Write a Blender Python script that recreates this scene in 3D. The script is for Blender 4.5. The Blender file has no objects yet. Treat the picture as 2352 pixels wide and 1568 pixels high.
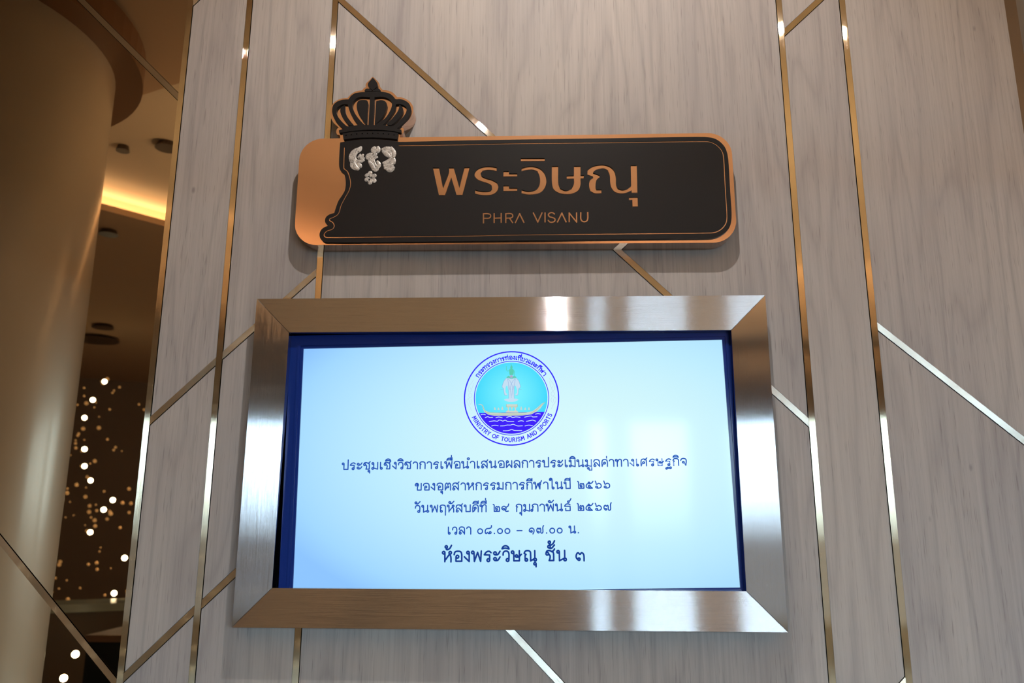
import bpy, bmesh, math, random
from mathutils import Vector, Matrix
from mathutils.geometry import tessellate_polygon

random.seed(7)
SC = bpy.context.scene
COL = SC.collection

# ------------------------------------------------------------------ camera
FPX, PITCH, YAW, ROLL = 1866.5, 0.2251, 0.0389, -0.0038
CAM = Vector((0.0, -1.8, 1.6))
ROT = Matrix.Rotation(YAW, 3, 'Z') @ Matrix.Rotation(PITCH, 3, 'X') @ Matrix.Rotation(ROLL, 3, 'Y')
cam = bpy.data.cameras.new('camera')
cam_ob = bpy.data.objects.new('camera', cam)
COL.objects.link(cam_ob)
cam.sensor_width = 36.0
cam.lens = 36.0 * FPX / 2352
cam.clip_start = 0.05
M = Matrix((ROT @ Vector((1, 0, 0)), ROT @ Vector((0, 0, 1)), -(ROT @ Vector((0, 1, 0))))).transposed().to_4x4()
M.translation = CAM
cam_ob.matrix_world = M
cam.dof.use_dof = True
cam.dof.focus_distance = 1.83
cam.dof.aperture_fstop = 4.0
SC.camera = cam_ob

# ------------------------------------------------------------------ colour management, world, lights
SC.view_settings.view_transform = 'Standard'
SC.view_settings.look = 'None'
SC.view_settings.gamma = 1.0
SC.view_settings.exposure = 0.0
SC.view_settings.use_curve_mapping = False
SC.cycles.use_denoising = True
SC.cycles.max_bounces = 8
SC.cycles.diffuse_bounces = 3
SC.cycles.glossy_bounces = 5
SC.cycles.caustics_reflective = False
SC.cycles.caustics_refractive = False
SC.cycles.sample_clamp_indirect = 4.0

world = bpy.data.worlds.new('daylight')
SC.world = world
world.use_nodes = True
nt = world.node_tree
nt.nodes.clear()
wo = nt.nodes.new('ShaderNodeOutputWorld')
wb = nt.nodes.new('ShaderNodeBackground')
tc = nt.nodes.new('ShaderNodeTexCoord')
sx = nt.nodes.new('ShaderNodeSeparateXYZ')
rp = nt.nodes.new('ShaderNodeValToRGB')
rp.color_ramp.elements[0].position = 0.492
rp.color_ramp.elements[0].color = (0.035, 0.04, 0.045, 1)
rp.color_ramp.elements[1].position = 0.54
rp.color_ramp.elements[1].color = (0.62, 0.86, 1.0, 1)
ma = nt.nodes.new('ShaderNodeMath'); ma.operation = 'MULTIPLY_ADD'
ma.inputs[1].default_value = 0.5; ma.inputs[2].default_value = 0.5
nt.links.new(tc.outputs['Generated'], sx.inputs[0])
nt.links.new(sx.outputs['Z'], ma.inputs[0])
nt.links.new(ma.outputs[0], rp.inputs[0])
nt.links.new(rp.outputs[0], wb.inputs['Color'])
wb.inputs['Strength'].default_value = 25.0
nt.links.new(wb.outputs[0], wo.inputs[0])

WARM = (1.0, 0.70, 0.43)
WARM_WHITE = (1.0, 0.92, 0.85)


def lamp(name, kind, loc, energy, color, target=None, **kw):
    l = bpy.data.lights.new(name, kind)
    l.energy = energy
    l.color = color
    for k, v in kw.items():
        setattr(l, k, v)
    o = bpy.data.objects.new(name, l)
    COL.objects.link(o)
    o.location = loc
    if target is not None:
        o.rotation_euler = (Vector(target) - Vector(loc)).to_track_quat('-Z', 'Y').to_euler()
    return o


# the wall washer above the sign (a ceiling downlight)
lamp('ceiling_spot_light', 'SPOT', (0.063, -1.125, 3.58), 64, WARM_WHITE, (0.0, 0.0, 1.75),
     spot_size=2.0, spot_blend=0.7, shadow_soft_size=0.018)
# added warm spots that fill the lobby with light
for (lx, ly, lz, le) in ((2.4, -3.4, 3.56, 600), (-0.6, -4.6, 3.56, 500), (4.6, -6.0, 3.12, 400), (5.2, -2.4, 3.56, 500), (-5.4, -3.4, 3.46, 600), (-3.4, -6.4, 3.46, 500)):
    lamp('lobby_fill_spot', 'SPOT', (lx, ly, lz), le, WARM, (lx, ly, 0), spot_size=1.0, spot_blend=0.5, shadow_soft_size=0.05)
# LED strip hidden in the cove
CO_A, CO_D = Vector((-2.71, -2.85)), Vector((0.24, -0.27)).normalized()
CO_N = Vector((-CO_D.y, CO_D.x))          # towards the higher ceiling
if CO_N.x < 0:
    CO_N = -CO_N
cm = CO_A + CO_D * 1.2 + CO_N * 0.05
l = lamp('cove_led', 'AREA', (cm.x, cm.y, 3.512), 80, (1.0, 0.72, 0.43), (cm.x, cm.y, 4.0), shape='RECTANGLE', size=7.0, size_y=0.03)
l.rotation_euler = (math.pi, 0, 0)
l.matrix_world = Matrix.Translation((cm.x, cm.y, 3.512)) @ Matrix.Rotation(math.atan2(CO_D.y, CO_D.x), 4, 'Z') @ Matrix.Rotation(math.pi, 4, 'X')

# second cove, along the bulkhead in front of the windows
C2_A, C2_D = Vector((2.37, -5.49)), Vector((0.827, -0.562)).normalized()
C2_N = Vector((-C2_D.y, C2_D.x))
cm = C2_A + C2_D * 0.75 + C2_N * 0.08
l = lamp('cove_led', 'AREA', (cm.x, cm.y, 3.37), 200, (1.0, 0.72, 0.44), None, shape='RECTANGLE', size=6.4, size_y=0.05)
l.matrix_world = Matrix.Translation((cm.x, cm.y, 3.37)) @ Matrix.Rotation(math.atan2(C2_D.y, C2_D.x), 4, 'Z') @ Matrix.Rotation(math.pi, 4, 'X')

# added uplight on a bar behind the photographer, there to brighten the ceiling
FILL_BAR = (-1.6, 4.4, -2.2, 2.50)
l = lamp('ceiling_fill_uplight', 'AREA', ((FILL_BAR[0] + FILL_BAR[1]) / 2, FILL_BAR[2], FILL_BAR[3] + 0.052), 42, (1.0, 0.72, 0.42), None, shape='RECTANGLE', size=FILL_BAR[1] - FILL_BAR[0], size_y=0.05)
l.matrix_world = Matrix.Translation(l.location) @ Matrix.Rotation(math.pi, 4, 'X')

# window openings in the rear wall (real windows; portals guide the daylight)
WIN_Y, WIN_Z0, WIN_Z1 = -9.0, 0.45, 3.0
WINS = [(0.59, 0.85), (1.12, 1.92), (2.36, 3.35), (3.47, 4.6), (4.75, 5.9)]
for (a, b) in WINS:
    p = lamp('window_portal', 'AREA', ((a + b) / 2, WIN_Y - 0.10, (WIN_Z0 + WIN_Z1) / 2), 1, (1, 1, 1), ((a + b) / 2, 0, (WIN_Z0 + WIN_Z1) / 2),
             shape='RECTANGLE', size=b - a, size_y=WIN_Z1 - WIN_Z0)
    p.data.cycles.is_portal = True


# ------------------------------------------------------------------ helpers
def ray(u, v):
    return ROT @ Vector(((u - 1176) / FPX, 1.0, (784 - v) / FPX))


def at(u, v, y=0.0):
    """the point of plane Y=y seen at pixel (u, v)"""
    d = ray(u, v)
    t = (y - CAM.y) / d.y
    return CAM + d * t


def xz(u, v, y=0.0):
    p = at(u, v, y)
    return (p.x, p.z)


def tag(o, label=None, cat=None, group=None, kind=None):
    if label: o['label'] = label
    if cat: o['category'] = cat
    if group: o['group'] = group
    if kind: o['kind'] = kind
    return o


def empty(name, loc):
    o = bpy.data.objects.new(name, None)
    COL.objects.link(o)
    o.location = loc
    o.empty_display_size = 0.05
    return o


def link(name, bm, mat, parent=None, smooth=False):
    me = bpy.data.meshes.new(name)
    bmesh.ops.recalc_face_normals(bm, faces=bm.faces)
    bm.to_mesh(me)
    bm.free()
    me.materials.append(mat)
    if smooth:
        for p in me.polygons:
            p.use_smooth = True
    o = bpy.data.objects.new(name, me)
    COL.objects.link(o)
    if parent is not None:
        o.parent = parent
        w = Matrix.Identity(4)
        q = parent
        while q is not None:
            if q.type == 'EMPTY':
                w = Matrix.Translation(q.location)
            q = None
        o.matrix_parent_inverse = w.inverted()
    return o


def box(bm, x0, x1, y0, y1, z0, z1):
    vs = [bm.verts.new((x, y, z)) for x in (x0, x1) for y in (y0, y1) for z in (z0, z1)]
    for f in ((0, 1, 3, 2), (4, 6, 7, 5), (0, 4, 5, 1), (2, 3, 7, 6), (0, 2, 6, 4), (1, 5, 7, 3)):
        bm.faces.new([vs[i] for i in f])


def prism(bm, pts, z0, z1):
    """vertical prism over the plan polygon pts"""
    a = [bm.verts.new((p[0], p[1], z0)) for p in pts]
    b = [bm.verts.new((p[0], p[1], z1)) for p in pts]
    bm.faces.new(a); bm.faces.new(list(reversed(b)))
    n = len(pts)
    for i in range(n):
        bm.faces.new([a[i], a[(i + 1) % n], b[(i + 1) % n], b[i]])


def rnd(pts, n=5, sharp=48):
    """closed Catmull-Rom rounding that keeps sharp corners"""
    N = len(pts)
    P = [Vector(p) for p in pts]
    tang = []
    for i in range(N):
        a, b, c = P[i - 1], P[i], P[(i + 1) % N]
        d1, d2 = b - a, c - b
        if d1.length < 1e-9 or d2.length < 1e-9 or math.degrees(d1.angle(d2)) > sharp:
            tang.append(None)
        else:
            tang.append((d1.normalized() + d2.normalized()).normalized())
    out = []
    for i in range(N):
        j = (i + 1) % N
        c = (P[j] - P[i])
        L = c.length
        t0 = tang[i] * min(L, 1.5 * (P[i] - P[i - 1]).length) if tang[i] else c
        t1 = tang[j] * min(L, 1.5 * (P[(j + 1) % N] - P[j]).length) if tang[j] else c
        if tang[i] is None and tang[j] is None:
            out.append(P[i]); continue
        for k in range(n):
            s = k / n
            out.append((2 * s**3 - 3 * s**2 + 1) * P[i] + (s**3 - 2 * s**2 + s) * t0 + (-2 * s**3 + 3 * s**2) * P[j] + (s**3 - s**2) * t1)
    return [tuple(p) for p in out]


def open_smooth(pts, n=6):
    P = [Vector(p) for p in pts]
    if len(P) < 3:
        return [tuple(p) for p in P]
    T = []
    for i in range(len(P)):
        if i in (0, len(P) - 1):
            T.append(None)
        else:
            T.append(((P[i] - P[i - 1]).normalized() + (P[i + 1] - P[i]).normalized()).normalized())
    out = []
    for i in range(len(P) - 1):
        c = P[i + 1] - P[i]
        L = c.length
        t0 = T[i] * min(L, 1.5 * (P[i] - P[i - 1]).length) if T[i] else c
        t1 = T[i + 1] * min(L, 1.5 * (P[i + 2] - P[i + 1]).length) if T[i + 1] else c
        for k in range(n):
            s = k / n
            out.append((2 * s**3 - 3 * s**2 + 1) * P[i] + (s**3 - 2 * s**2 + s) * t0 + (-2 * s**3 + 3 * s**2) * P[i + 1] + (s**3 - s**2) * t1)
    out.append(P[-1])
    return [tuple(p) for p in out]


def plate(bm, outer, holes=(), y0=0.0, y1=-0.01, bevel=0.0):
    """flat plate standing in the XZ plane, from y0 (back) to y1 (front), with holes"""
    loops = [outer] + list(holes)
    flat = [[Vector((p[0], p[1], 0)) for p in L] for L in loops]
    tris = tessellate_polygon(flat)
    pts = [p for L in loops for p in L]
    fr = [bm.verts.new((p[0], y1, p[1])) for p in pts]
    bk = [bm.verts.new((p[0], y0, p[1])) for p in pts]
    for t in tris:
        try:
            bm.faces.new([fr[i] for i in t]); bm.faces.new([bk[i] for i in reversed(t)])
        except ValueError:
            pass
    k = 0
    for L in loops:
        n = len(L)
        for i in range(n):
            a, b = k + i, k + (i + 1) % n
            try:
                bm.faces.new([fr[a], fr[b], bk[b], bk[a]])
            except ValueError:
                pass
        k += n


def sheet(bm, outer, y, holes=()):
    flat = [[Vector((p[0], p[1], 0)) for p in L] for L in [outer] + list(holes)]
    pts = [p for L in [outer] + list(holes) for p in L]
    vs = [bm.verts.new((p[0], y, p[1])) for p in pts]
    for t in tessellate_polygon(flat):
        try:
            bm.faces.new([vs[i] for i in t])
        except ValueError:
            pass


def stroke_loop(path, w):
    """outline of an open path of width w (metres), for a cut groove"""
    P = [Vector(p) for p in path]
    L, R = [], []
    for i in range(len(P)):
        a = P[max(i - 1, 0)]; b = P[min(i + 1, len(P) - 1)]
        d = (b - a).normalized(); n = Vector((-d.y, d.x)) * (w / 2)
        L.append(tuple(P[i] + n)); R.append(tuple(P[i] - n))
    return L + R[::-1]


def ribbon(bm, path, w, y, closed=False):
    """flat stroke with round joints, lying in the plane Y=y"""
    P = [Vector(p) for p in path]
    seg = list(zip(P, P[1:] + ([P[0]] if closed else [])))
    for a, b in seg:
        d = b - a
        if d.length < 1e-7:
            continue
        n = Vector((-d.y, d.x)).normalized() * (w / 2)
        bm.faces.new([bm.verts.new((q.x, y, q.y)) for q in (a + n, b + n, b - n, a - n)])
    for p in P:
        bm.faces.new([bm.verts.new((p.x + w / 2 * math.cos(k * math.pi / 5), y, p.y + w / 2 * math.sin(k * math.pi / 5))) for k in range(10)])


# ------------------------------------------------------------------ materials
def mat(name, base=(0.5, 0.5, 0.5), rough=0.5, metal=0.0, spec=0.5, emit=None, estr=1.0, aniso=0.0, tang=None):
    m = bpy.data.materials.new(name)
    m.use_nodes = True
    b = m.node_tree.nodes['Principled BSDF']
    b.inputs['Base Color'].default_value = (*base, 1)
    b.inputs['Roughness'].default_value = rough
    b.inputs['Metallic'].default_value = metal
    b.inputs['Specular IOR Level'].default_value = spec
    if emit:
        b.inputs['Emission Color'].default_value = (*emit, 1)
        b.inputs['Emission Strength'].default_value = estr
    if aniso:
        b.inputs['Anisotropic'].default_value = aniso
        c = m.node_tree.nodes.new('ShaderNodeCombineXYZ')
        for i in range(3):
            c.inputs[i].default_value = tang[i]
        m.node_tree.links.new(c.outputs[0], b.inputs['Tangent'])
    return m


def N(m, t, **kw):
    n = m.node_tree.nodes.new(t)
    for k, v in kw.items():
        setattr(n, k, v)
    return n


def ramp(m, src, stops):
    r = N(m, 'ShaderNodeValToRGB')
    e = r.color_ramp.elements
    e[0].position, e[0].color = stops[0][0], (*stops[0][1], 1)
    e[1].position, e[1].color = stops[-1][0], (*stops[-1][1], 1)
    for p, c in stops[1:-1]:
        x = e.new(p); x.color = (*c, 1)
    m.node_tree.links.new(src, r.inputs[0])
    return r


def coords(m, scale, seed=None):
    """object coordinates times scale; seed (an object property) shifts the figure per object"""
    t = N(m, 'ShaderNodeTexCoord')
    v = N(m, 'ShaderNodeVectorMath', operation='MULTIPLY')
    v.inputs[1].default_value = scale
    m.node_tree.links.new(t.outputs['Object'], v.inputs[0])
    if seed is None:
        return v.outputs[0]
    a = N(m, 'ShaderNodeAttribute', attribute_type='OBJECT', attribute_name=seed)
    s = N(m, 'ShaderNodeVectorMath', operation='ADD')
    k = N(m, 'ShaderNodeVectorMath', operation='SCALE')
    k.inputs[0].default_value = (7.3, 3.1, 5.7)
    m.node_tree.links.new(a.outputs['Fac'], k.inputs['Scale'])
    m.node_tree.links.new(v.outputs[0], s.inputs[0])
    m.node_tree.links.new(k.outputs[0], s.inputs[1])
    return s.outputs[0]


def mix(m, a, b, fac, mode='MIX'):
    x = N(m, 'ShaderNodeMix', data_type='RGBA', blend_type=mode)
    for sock, v in ((x.inputs['Factor'], fac), (x.inputs['A'], a), (x.inputs['B'], b)):
        if hasattr(v, 'is_output'):
            m.node_tree.links.new(v, sock)
        elif isinstance(v, (int, float)):
            sock.default_value = v
        else:
            sock.default_value = (*v, 1)
    return x.outputs['Result']


def make_wood():
    m = mat('pale_oak_laminate', rough=0.55, spec=0.25)
    L = m.node_tree.links
    b = m.node_tree.nodes['Principled BSDF']
    # cathedral figure: long contour bands
    n1 = N(m, 'ShaderNodeTexNoise'); n1.inputs['Scale'].default_value = 1.0; n1.inputs['Detail'].default_value = 1.5; n1.inputs['Distortion'].default_value = 0.35
    L.new(coords(m, (9, 9, 1.15), 'seed'), n1.inputs['Vector'])
    mm = N(m, 'ShaderNodeMath', operation='MULTIPLY'); mm.inputs[1].default_value = 13
    L.new(n1.outputs['Fac'], mm.inputs[0])
    sn = N(m, 'ShaderNodeMath', operation='PINGPONG'); sn.inputs[1].default_value = 1.0
    L.new(mm.outputs[0], sn.inputs[0])
    r1 = ramp(m, sn.outputs[0], [(0.0, (0.42, 0.398, 0.398)), (0.35, (0.472, 0.449, 0.444)), (1.0, (0.497, 0.473, 0.466))])
    # broad tone drift
    n2 = N(m, 'ShaderNodeTexNoise'); n2.inputs['Detail'].default_value = 2
    L.new(coords(m, (4, 4, 0.8), 'seed'), n2.inputs['Vector']); n2.inputs['Scale'].default_value = 1.0
    r2 = ramp(m, n2.outputs['Fac'], [(0.3, (0.86, 0.86, 0.88)), (0.7, (1.05, 1.03, 1.0))])
    c = mix(m, r1.outputs[0], r2.outputs[0], 1.0, 'MULTIPLY')
    # fibres
    n3 = N(m, 'ShaderNodeTexNoise'); n3.inputs['Detail'].default_value = 4; n3.inputs['Scale'].default_value = 1.0; n3.inputs['Roughness'].default_value = 0.65
    L.new(coords(m, (170, 170, 2.6), 'seed'), n3.inputs['Vector'])
    r3 = ramp(m, n3.outputs['Fac'], [(0.28, (0.86, 0.855, 0.86)), (0.5, (0.99, 0.99, 0.99)), (0.72, (1.07, 1.07, 1.065))])
    c = mix(m, c, r3.outputs[0], 1.0, 'MULTIPLY')
    # short dark pores
    n4 = N(m, 'ShaderNodeTexNoise'); n4.inputs['Detail'].default_value = 1; n4.inputs['Scale'].default_value = 1.0
    L.new(coords(m, (420, 420, 16), 'seed'), n4.inputs['Vector'])
    r4 = ramp(m, n4.outputs['Fac'], [(0.24, (0.70, 0.68, 0.68)), (0.36, (1, 1, 1))])
    c = mix(m, c, r4.outputs[0], 0.85, 'MULTIPLY')
    # rare knots / specks
    v5 = N(m, 'ShaderNodeTexVoronoi'); v5.inputs['Scale'].default_value = 1.0
    L.new(coords(m, (9, 9, 4.5), 'seed'), v5.inputs['Vector'])
    r5 = ramp(m, v5.outputs['Distance'], [(0.018, (0.55, 0.53, 0.55)), (0.05, (1, 1, 1))])
    c = mix(m, c, r5.outputs[0], 0.8, 'MULTIPLY')
    L.new(c, b.inputs['Base Color'])
    bp = N(m, 'ShaderNodeBump'); bp.inputs['Strength'].default_value = 0.08; bp.inputs['Distance'].default_value = 0.0006
    L.new(n3.outputs['Fac'], bp.inputs['Height'])
    L.new(bp.outputs[0], b.inputs['Normal'])
    return m


def brushed(name, base, rough, spread, tang, streak):
    """brushed metal: fine scratches tilt the surface along tang (across the brush lines)"""
    m = mat(name, base, rough, 1.0)
    L = m.node_tree.links
    b = m.node_tree.nodes['Principled BSDF']
    n = N(m, 'ShaderNodeTexWhiteNoise', noise_dimensions='3D'); L.new(coords(m, (9137, 9371, 9511)), n.inputs['Vector'])
    n2 = N(m, 'ShaderNodeTexNoise'); n2.inputs['Detail'].default_value = 2; n2.inputs['Scale'].default_value = 1.0
    L.new(coords(m, streak), n2.inputs['Vector'])
    q = N(m, 'ShaderNodeMath', operation='MULTIPLY_ADD'); q.inputs[1].default_value = 0.35; L.new(n2.outputs['Fac'], q.inputs[0]); L.new(n.outputs['Value'], q.inputs[2])
    a = N(m, 'ShaderNodeMath', operation='SUBTRACT'); a.inputs[1].default_value = 0.675
    L.new(q.outputs[0], a.inputs[0])
    k = N(m, 'ShaderNodeMath', operation='MULTIPLY'); k.inputs[1].default_value = spread
    L.new(a.outputs[0], k.inputs[0])
    v = N(m, 'ShaderNodeVectorMath', operation='SCALE'); v.inputs[0].default_value = tang
    L.new(k.outputs[0], v.inputs['Scale'])
    g = N(m, 'ShaderNodeNewGeometry')
    w = N(m, 'ShaderNodeVectorMath', operation='ADD')
    L.new(g.outputs['Normal'], w.inputs[0]); L.new(v.outputs[0], w.inputs[1])
    u = N(m, 'ShaderNodeVectorMath', operation='NORMALIZE'); L.new(w.outputs[0], u.inputs[0])
    L.new(u.outputs[0], b.inputs['Normal'])
    return m


STEEL = (0.63, 0.63, 0.665)
WOOD = make_wood()
STEEL_H = brushed('brushed_steel_horizontal', STEEL, 0.065, 1.05, (0, 0, 1), (14, 900, 900))
STEEL_V = brushed('brushed_steel_vertical', STEEL, 0.065, 0.95, (1, 0, 0), (900, 900, 14))
BRASS_V = brushed('brushed_trim_vertical', (0.82, 0.71, 0.53), 0.04, 1.0, (1, 0, 0), (900, 900, 14))
s2 = math.sqrt(0.5)
BRASS_D1 = brushed('brushed_trim_falling', (0.78, 0.74, 0.66), 0.04, 1.0, (s2, 0, s2), (200, 200, 200))
BRASS_D2 = brushed('brushed_trim_rising', (0.82, 0.71, 0.53), 0.04, 1.0, (-s2, 0, s2), (200, 200, 200))
COPPER = mat('satin_copper', (0.68, 0.45, 0.345), 0.15, 1.0)
COPPER_SIDE = mat('polished_copper', (0.80, 0.55, 0.42), 0.06, 1.0)
BLACK = mat('matte_black_acrylic', (0.0125, 0.0125, 0.0145), 0.5, 0.0, 0.16)
MIRROR = mat('bronze_mirror', (0.74, 0.62, 0.48), 0.0, 1.0)
BEZEL = mat('black_gloss_plastic_blue_glow', (0.010, 0.036, 0.26), 0.12, 0.0, 0.3)  # black bezel plastic; blue glow of the screen put into the base colour
DARK = mat('dark_backing_board', (0.03, 0.028, 0.026), 0.8)
PAINT = mat('warm_beige_paint', (0.52, 0.40, 0.28), 0.7, 0.0, 0.05)
CEIL = mat('ceiling_paint', (0.62, 0.52, 0.39), 0.75, 0.0, 0.05)
CEIL_LOW = mat('brown_ceiling_paint', (0.50, 0.35, 0.23), 0.7, 0.0, 0.05)
BULK = mat('dark_brown_bulkhead_paint', (0.15, 0.10, 0.065), 0.7, 0.0, 0.02)
FLOOR = mat('brown_stone_floor', (0.20, 0.16, 0.13), 0.3)
DARKWOOD = mat('dark_walnut', (0.07, 0.045, 0.03), 0.35)
COLUMN = mat('champagne_column_lacquer', (0.48, 0.385, 0.265), 0.42, 0.1)
COLUMN.node_tree.nodes['Principled BSDF'].inputs['Coat Weight'].default_value = 0.5
COLUMN.node_tree.nodes['Principled BSDF'].inputs['Coat Roughness'].default_value = 0.16
RING = mat('antique_bronze_ring', (0.22, 0.11, 0.05), 0.4, 0.3)
WHITEFR = mat('window_frame_white', (0.60, 0.56, 0.52), 0.5)
GLASS = bpy.data.materials.new('window_glass')
GLASS.use_nodes = True
_n = GLASS.node_tree.nodes; _n.clear()
_t = _n.new('ShaderNodeBsdfTransparent'); _g = _n.new('ShaderNodeBsdfGlossy'); _x = _n.new('ShaderNodeMixShader'); _o = _n.new('ShaderNodeOutputMaterial')
_g.inputs['Roughness'].default_value = 0.02; _x.inputs[0].default_value = 0.06
GLASS.node_tree.links.new(_t.outputs[0], _x.inputs[1]); GLASS.node_tree.links.new(_g.outputs[0], _x.inputs[2]); GLASS.node_tree.links.new(_x.outputs[0], _o.inputs[0])


def make_screen():
    m = mat('lit_lcd_screen', (0.01, 0.01, 0.012), 0.07, 0.0, 0.21, (1, 1, 1), 1.0)
    L = m.node_tree.links
    b = m.node_tree.nodes['Principled BSDF']
    t = N(m, 'ShaderNodeTexCoord')
    sp = N(m, 'ShaderNodeSeparateXYZ'); L.new(t.outputs['Generated'], sp.inputs[0])
    # backlight falls off towards the edges of the panel
    def bell(sock, c, w):
        a = N(m, 'ShaderNodeMath', operation='SUBTRACT'); a.inputs[1].default_value = c; L.new(sock, a.inputs[0])
        d = N(m, 'ShaderNodeMath', operation='DIVIDE'); d.inputs[1].default_value = w; L.new(a.outputs[0], d.inputs[0])
        p = N(m, 'ShaderNodeMath', operation='MULTIPLY'); L.new(d.outputs[0], p.inputs[0]); L.new(d.outputs[0], p.inputs[1])
        return p.outputs[0]
    s = N(m, 'ShaderNodeMath', operation='ADD'); L.new(bell(sp.outputs['X'], 0.66, 0.78), s.inputs[0]); L.new(bell(sp.outputs['Z'], 0.56, 0.72), s.inputs[1])
    r = ramp(m, s.outputs[0], [(0.0, (0.68, 0.95, 0.97)), (0.35, (0.52, 0.85, 1.0)), (0.8, (0.36, 0.69, 1.0)), (1.0, (0.27, 0.56, 1.0))])
    L.new(r.outputs[0], b.inputs['Emission Color'])
    return m


SCREEN = make_screen()


def ink(name, c, e=1.0):
    return mat(name, (0.01, 0.01, 0.012), 0.07, 0.0, 0.21, c, e)


INK_BLUE = ink('screen_ink_blue', (0.018, 0.085, 0.46))
INK_NAVY = ink('screen_ink_navy', (0.008, 0.045, 0.28))
INK_VIOLET = ink('screen_ink_violet', (0.035, 0.02, 0.95))
INK_SEA = ink('screen_ink_sea', (0.045, 0.012, 0.95))
INK_WHITE = ink('screen_ink_white', (0.72, 0.92, 1.0))
INK_PALE = ink('screen_ink_pale', (0.56, 0.74, 0.90))
INK_LINE = ink('screen_ink_line', (0.28, 0.42, 0.74))
INK_CREAM = ink('screen_ink_cream', (0.60, 0.68, 0.62))
INK_GOLD = ink('screen_ink_gold', (0.42, 0.50, 0.28))
INK_GREEN = ink('screen_ink_green', (0.10, 0.62, 0.45))
INK_ROSE = ink('screen_ink_rose', (0.42, 0.42, 0.62))


def make_cyan():
    m = ink('screen_ink_cyan', (0.05, 0.7, 1.0))
    L = m.node_tree.links
    t = N(m, 'ShaderNodeTexCoord'); v = N(m, 'ShaderNodeVectorMath', operation='DISTANCE')
    v.inputs[1].default_value = (0.5, 0.5, 0.55)
    L.new(t.outputs['Generated'], v.inputs[0])
    r = ramp(m, v.outputs['Value'], [(0.05, (0.20, 0.90, 1.0)), (0.5, (0.055, 0.70, 0.98))])
    L.new(r.outputs[0], m.node_tree.nodes['Principled BSDF'].inputs['Emission Color'])
    return m


INK_CYAN = make_cyan()

# ------------------------------------------------------------------ wall: strips and panels
STRIP_W, GAP = 0.0135, 0.0012
ZB, ZT = 0.0, 3.45


def xline(pts):
    return sum(xz(u, v)[0] for u, v in pts) / len(pts)


XA = xline([(440.7, 0), (398.6, 400), (355.5, 800), (312.5, 1200), (274.3, 1568)])
XB = xline([(575.7, 0), (540.3, 400), (504.5, 800), (473.5, 1200), (440, 1568)])
XC = xline([(761, 160), (752.5, 315), (731.4, 680), (685.2, 1445), (682.6, 1500)])
XD = xline([(1790.5, 0), (1819, 400), (1834.8, 600), (1865, 1000), (1879.4, 1168), (1912.8, 1568)])
XE = xline([(1935.9, 0), (1970.8, 400), (1990.8, 600), (2031, 1000), (2048, 1168), (2089.5, 1568)])
XF = xline([(2309, 0), (2352, 332)])
XL = -1.52

# diagonals: column (left strip, right strip) and two pixels on the centre line
DIAG = {
    'upper mirror': (XL, XA, (186, 0), (409, 222)),
    'lower mirror': (XL, XA, (0, 1238), (262, 1562)),
    'left rising middle': (XA, XB, (346, 966), (495, 831)),
    'left rising low': (XA, XB, (282, 1558), (446, 1402)),
    'left rising top': (XA, XB, (447, 4), (462, -10)),
    'frame corner rising': (XB, XC, (508, 820), (727, 626)),
    'frame side rising low': (XB, XC, (462, 1389), (540, 1316)),
    'long falling': (XC, XD, (959, 160), (1533, 678)),
    'short falling low': (XC, XD, (1177, 1452), (1286, 1568)),
    'right rising top': (XD, XE, (1803, 74), (1883, 0)),
    'right rising bottom': (XD, XE, (2081, 1563), (2062, 1584)),
    'right falling': (XE, XF, (2013, 748), (2352, 1013)),
}


def clip(poly, p, n, off):
    """keep the side where (q-p).n >= off"""
    out = []
    for i in range(len(poly)):
        a, b = Vector(poly[i]), Vector(poly[(i + 1) % len(poly)])
        da, db = (a - p).dot(n) - off, (b - p).dot(n) - off
        if da >= 0: out.append(tuple(a))
        if da * db < 0: out.append(tuple(a + (b - a) * (da / (da - db))))
    return out


wall = empty('wall_front', (0, 0, 1.7))
tag(wall, 'pale grey oak panelled wall behind the sign and the screen', kind='structure')
mirrors = []
cols = [(XL, XA), (XA, XB), (XB, XC), (XC, XD), (XD, XE), (XE, XF)]
seed = 0
for ci, (xa, xb) in enumerate(cols):
    m_ = STRIP_W / 2 + GAP
    a = xa + (m_ if ci else 0); b = xb - (m_ if ci < 5 else 0)
    polys = [[(a, ZB), (b, ZB), (b, ZT), (a, ZT)]]
    for nm, (da, db, p, q) in DIAG.items():
        if da != xa: continue
        p, q = Vector(xz(*p)), Vector(xz(*q))
        d = (q - p).normalized(); n = Vector((-d.y, d.x))
        new = []
        for P in polys:
            for sgn in (1, -1):
                c = clip(P, p, n * sgn, m_)
                if len(c) > 2: new.append(c)
        polys = new
    for P in polys:
        bm = bmesh.new()
        if ci == 0:
            plate(bm, P, (), 0.012, 0.0005)
            mirrors.append((sum(q[1] for q in P) / len(P), link('mirror_panel', bm, MIRROR)))
        else:
            plate(bm, P, (), 0.012, 0.0)
            o = link('wood_panel', bm, WOOD, wall)
            seed += 1
            o['seed'] = 0.37 * seed + 1.0
mirrors.sort(key=lambda t: -t[0])
for (_, o), lab in zip(mirrors, ('bronze mirror triangle at upper left, above the upper diagonal strip',
                                 'tall bronze mirror reflecting the round column, between two diagonal strips',
                                 'bronze mirror piece at lower left, below the lower diagonal strip')):
    tag(o, lab, 'mirror', 'bronze mirrors left of the wood wall')
bm = bmesh.new(); box(bm, XL, XF, 0.012, 0.05, ZB, ZT); link('backing_board', bm, DARK, wall)

ntrim = 0


def trim(mesh, material, label):
    global ntrim
    ntrim += 1
    return tag(link('trim_%d' % ntrim, mesh, material), label, kind='structure')


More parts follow.
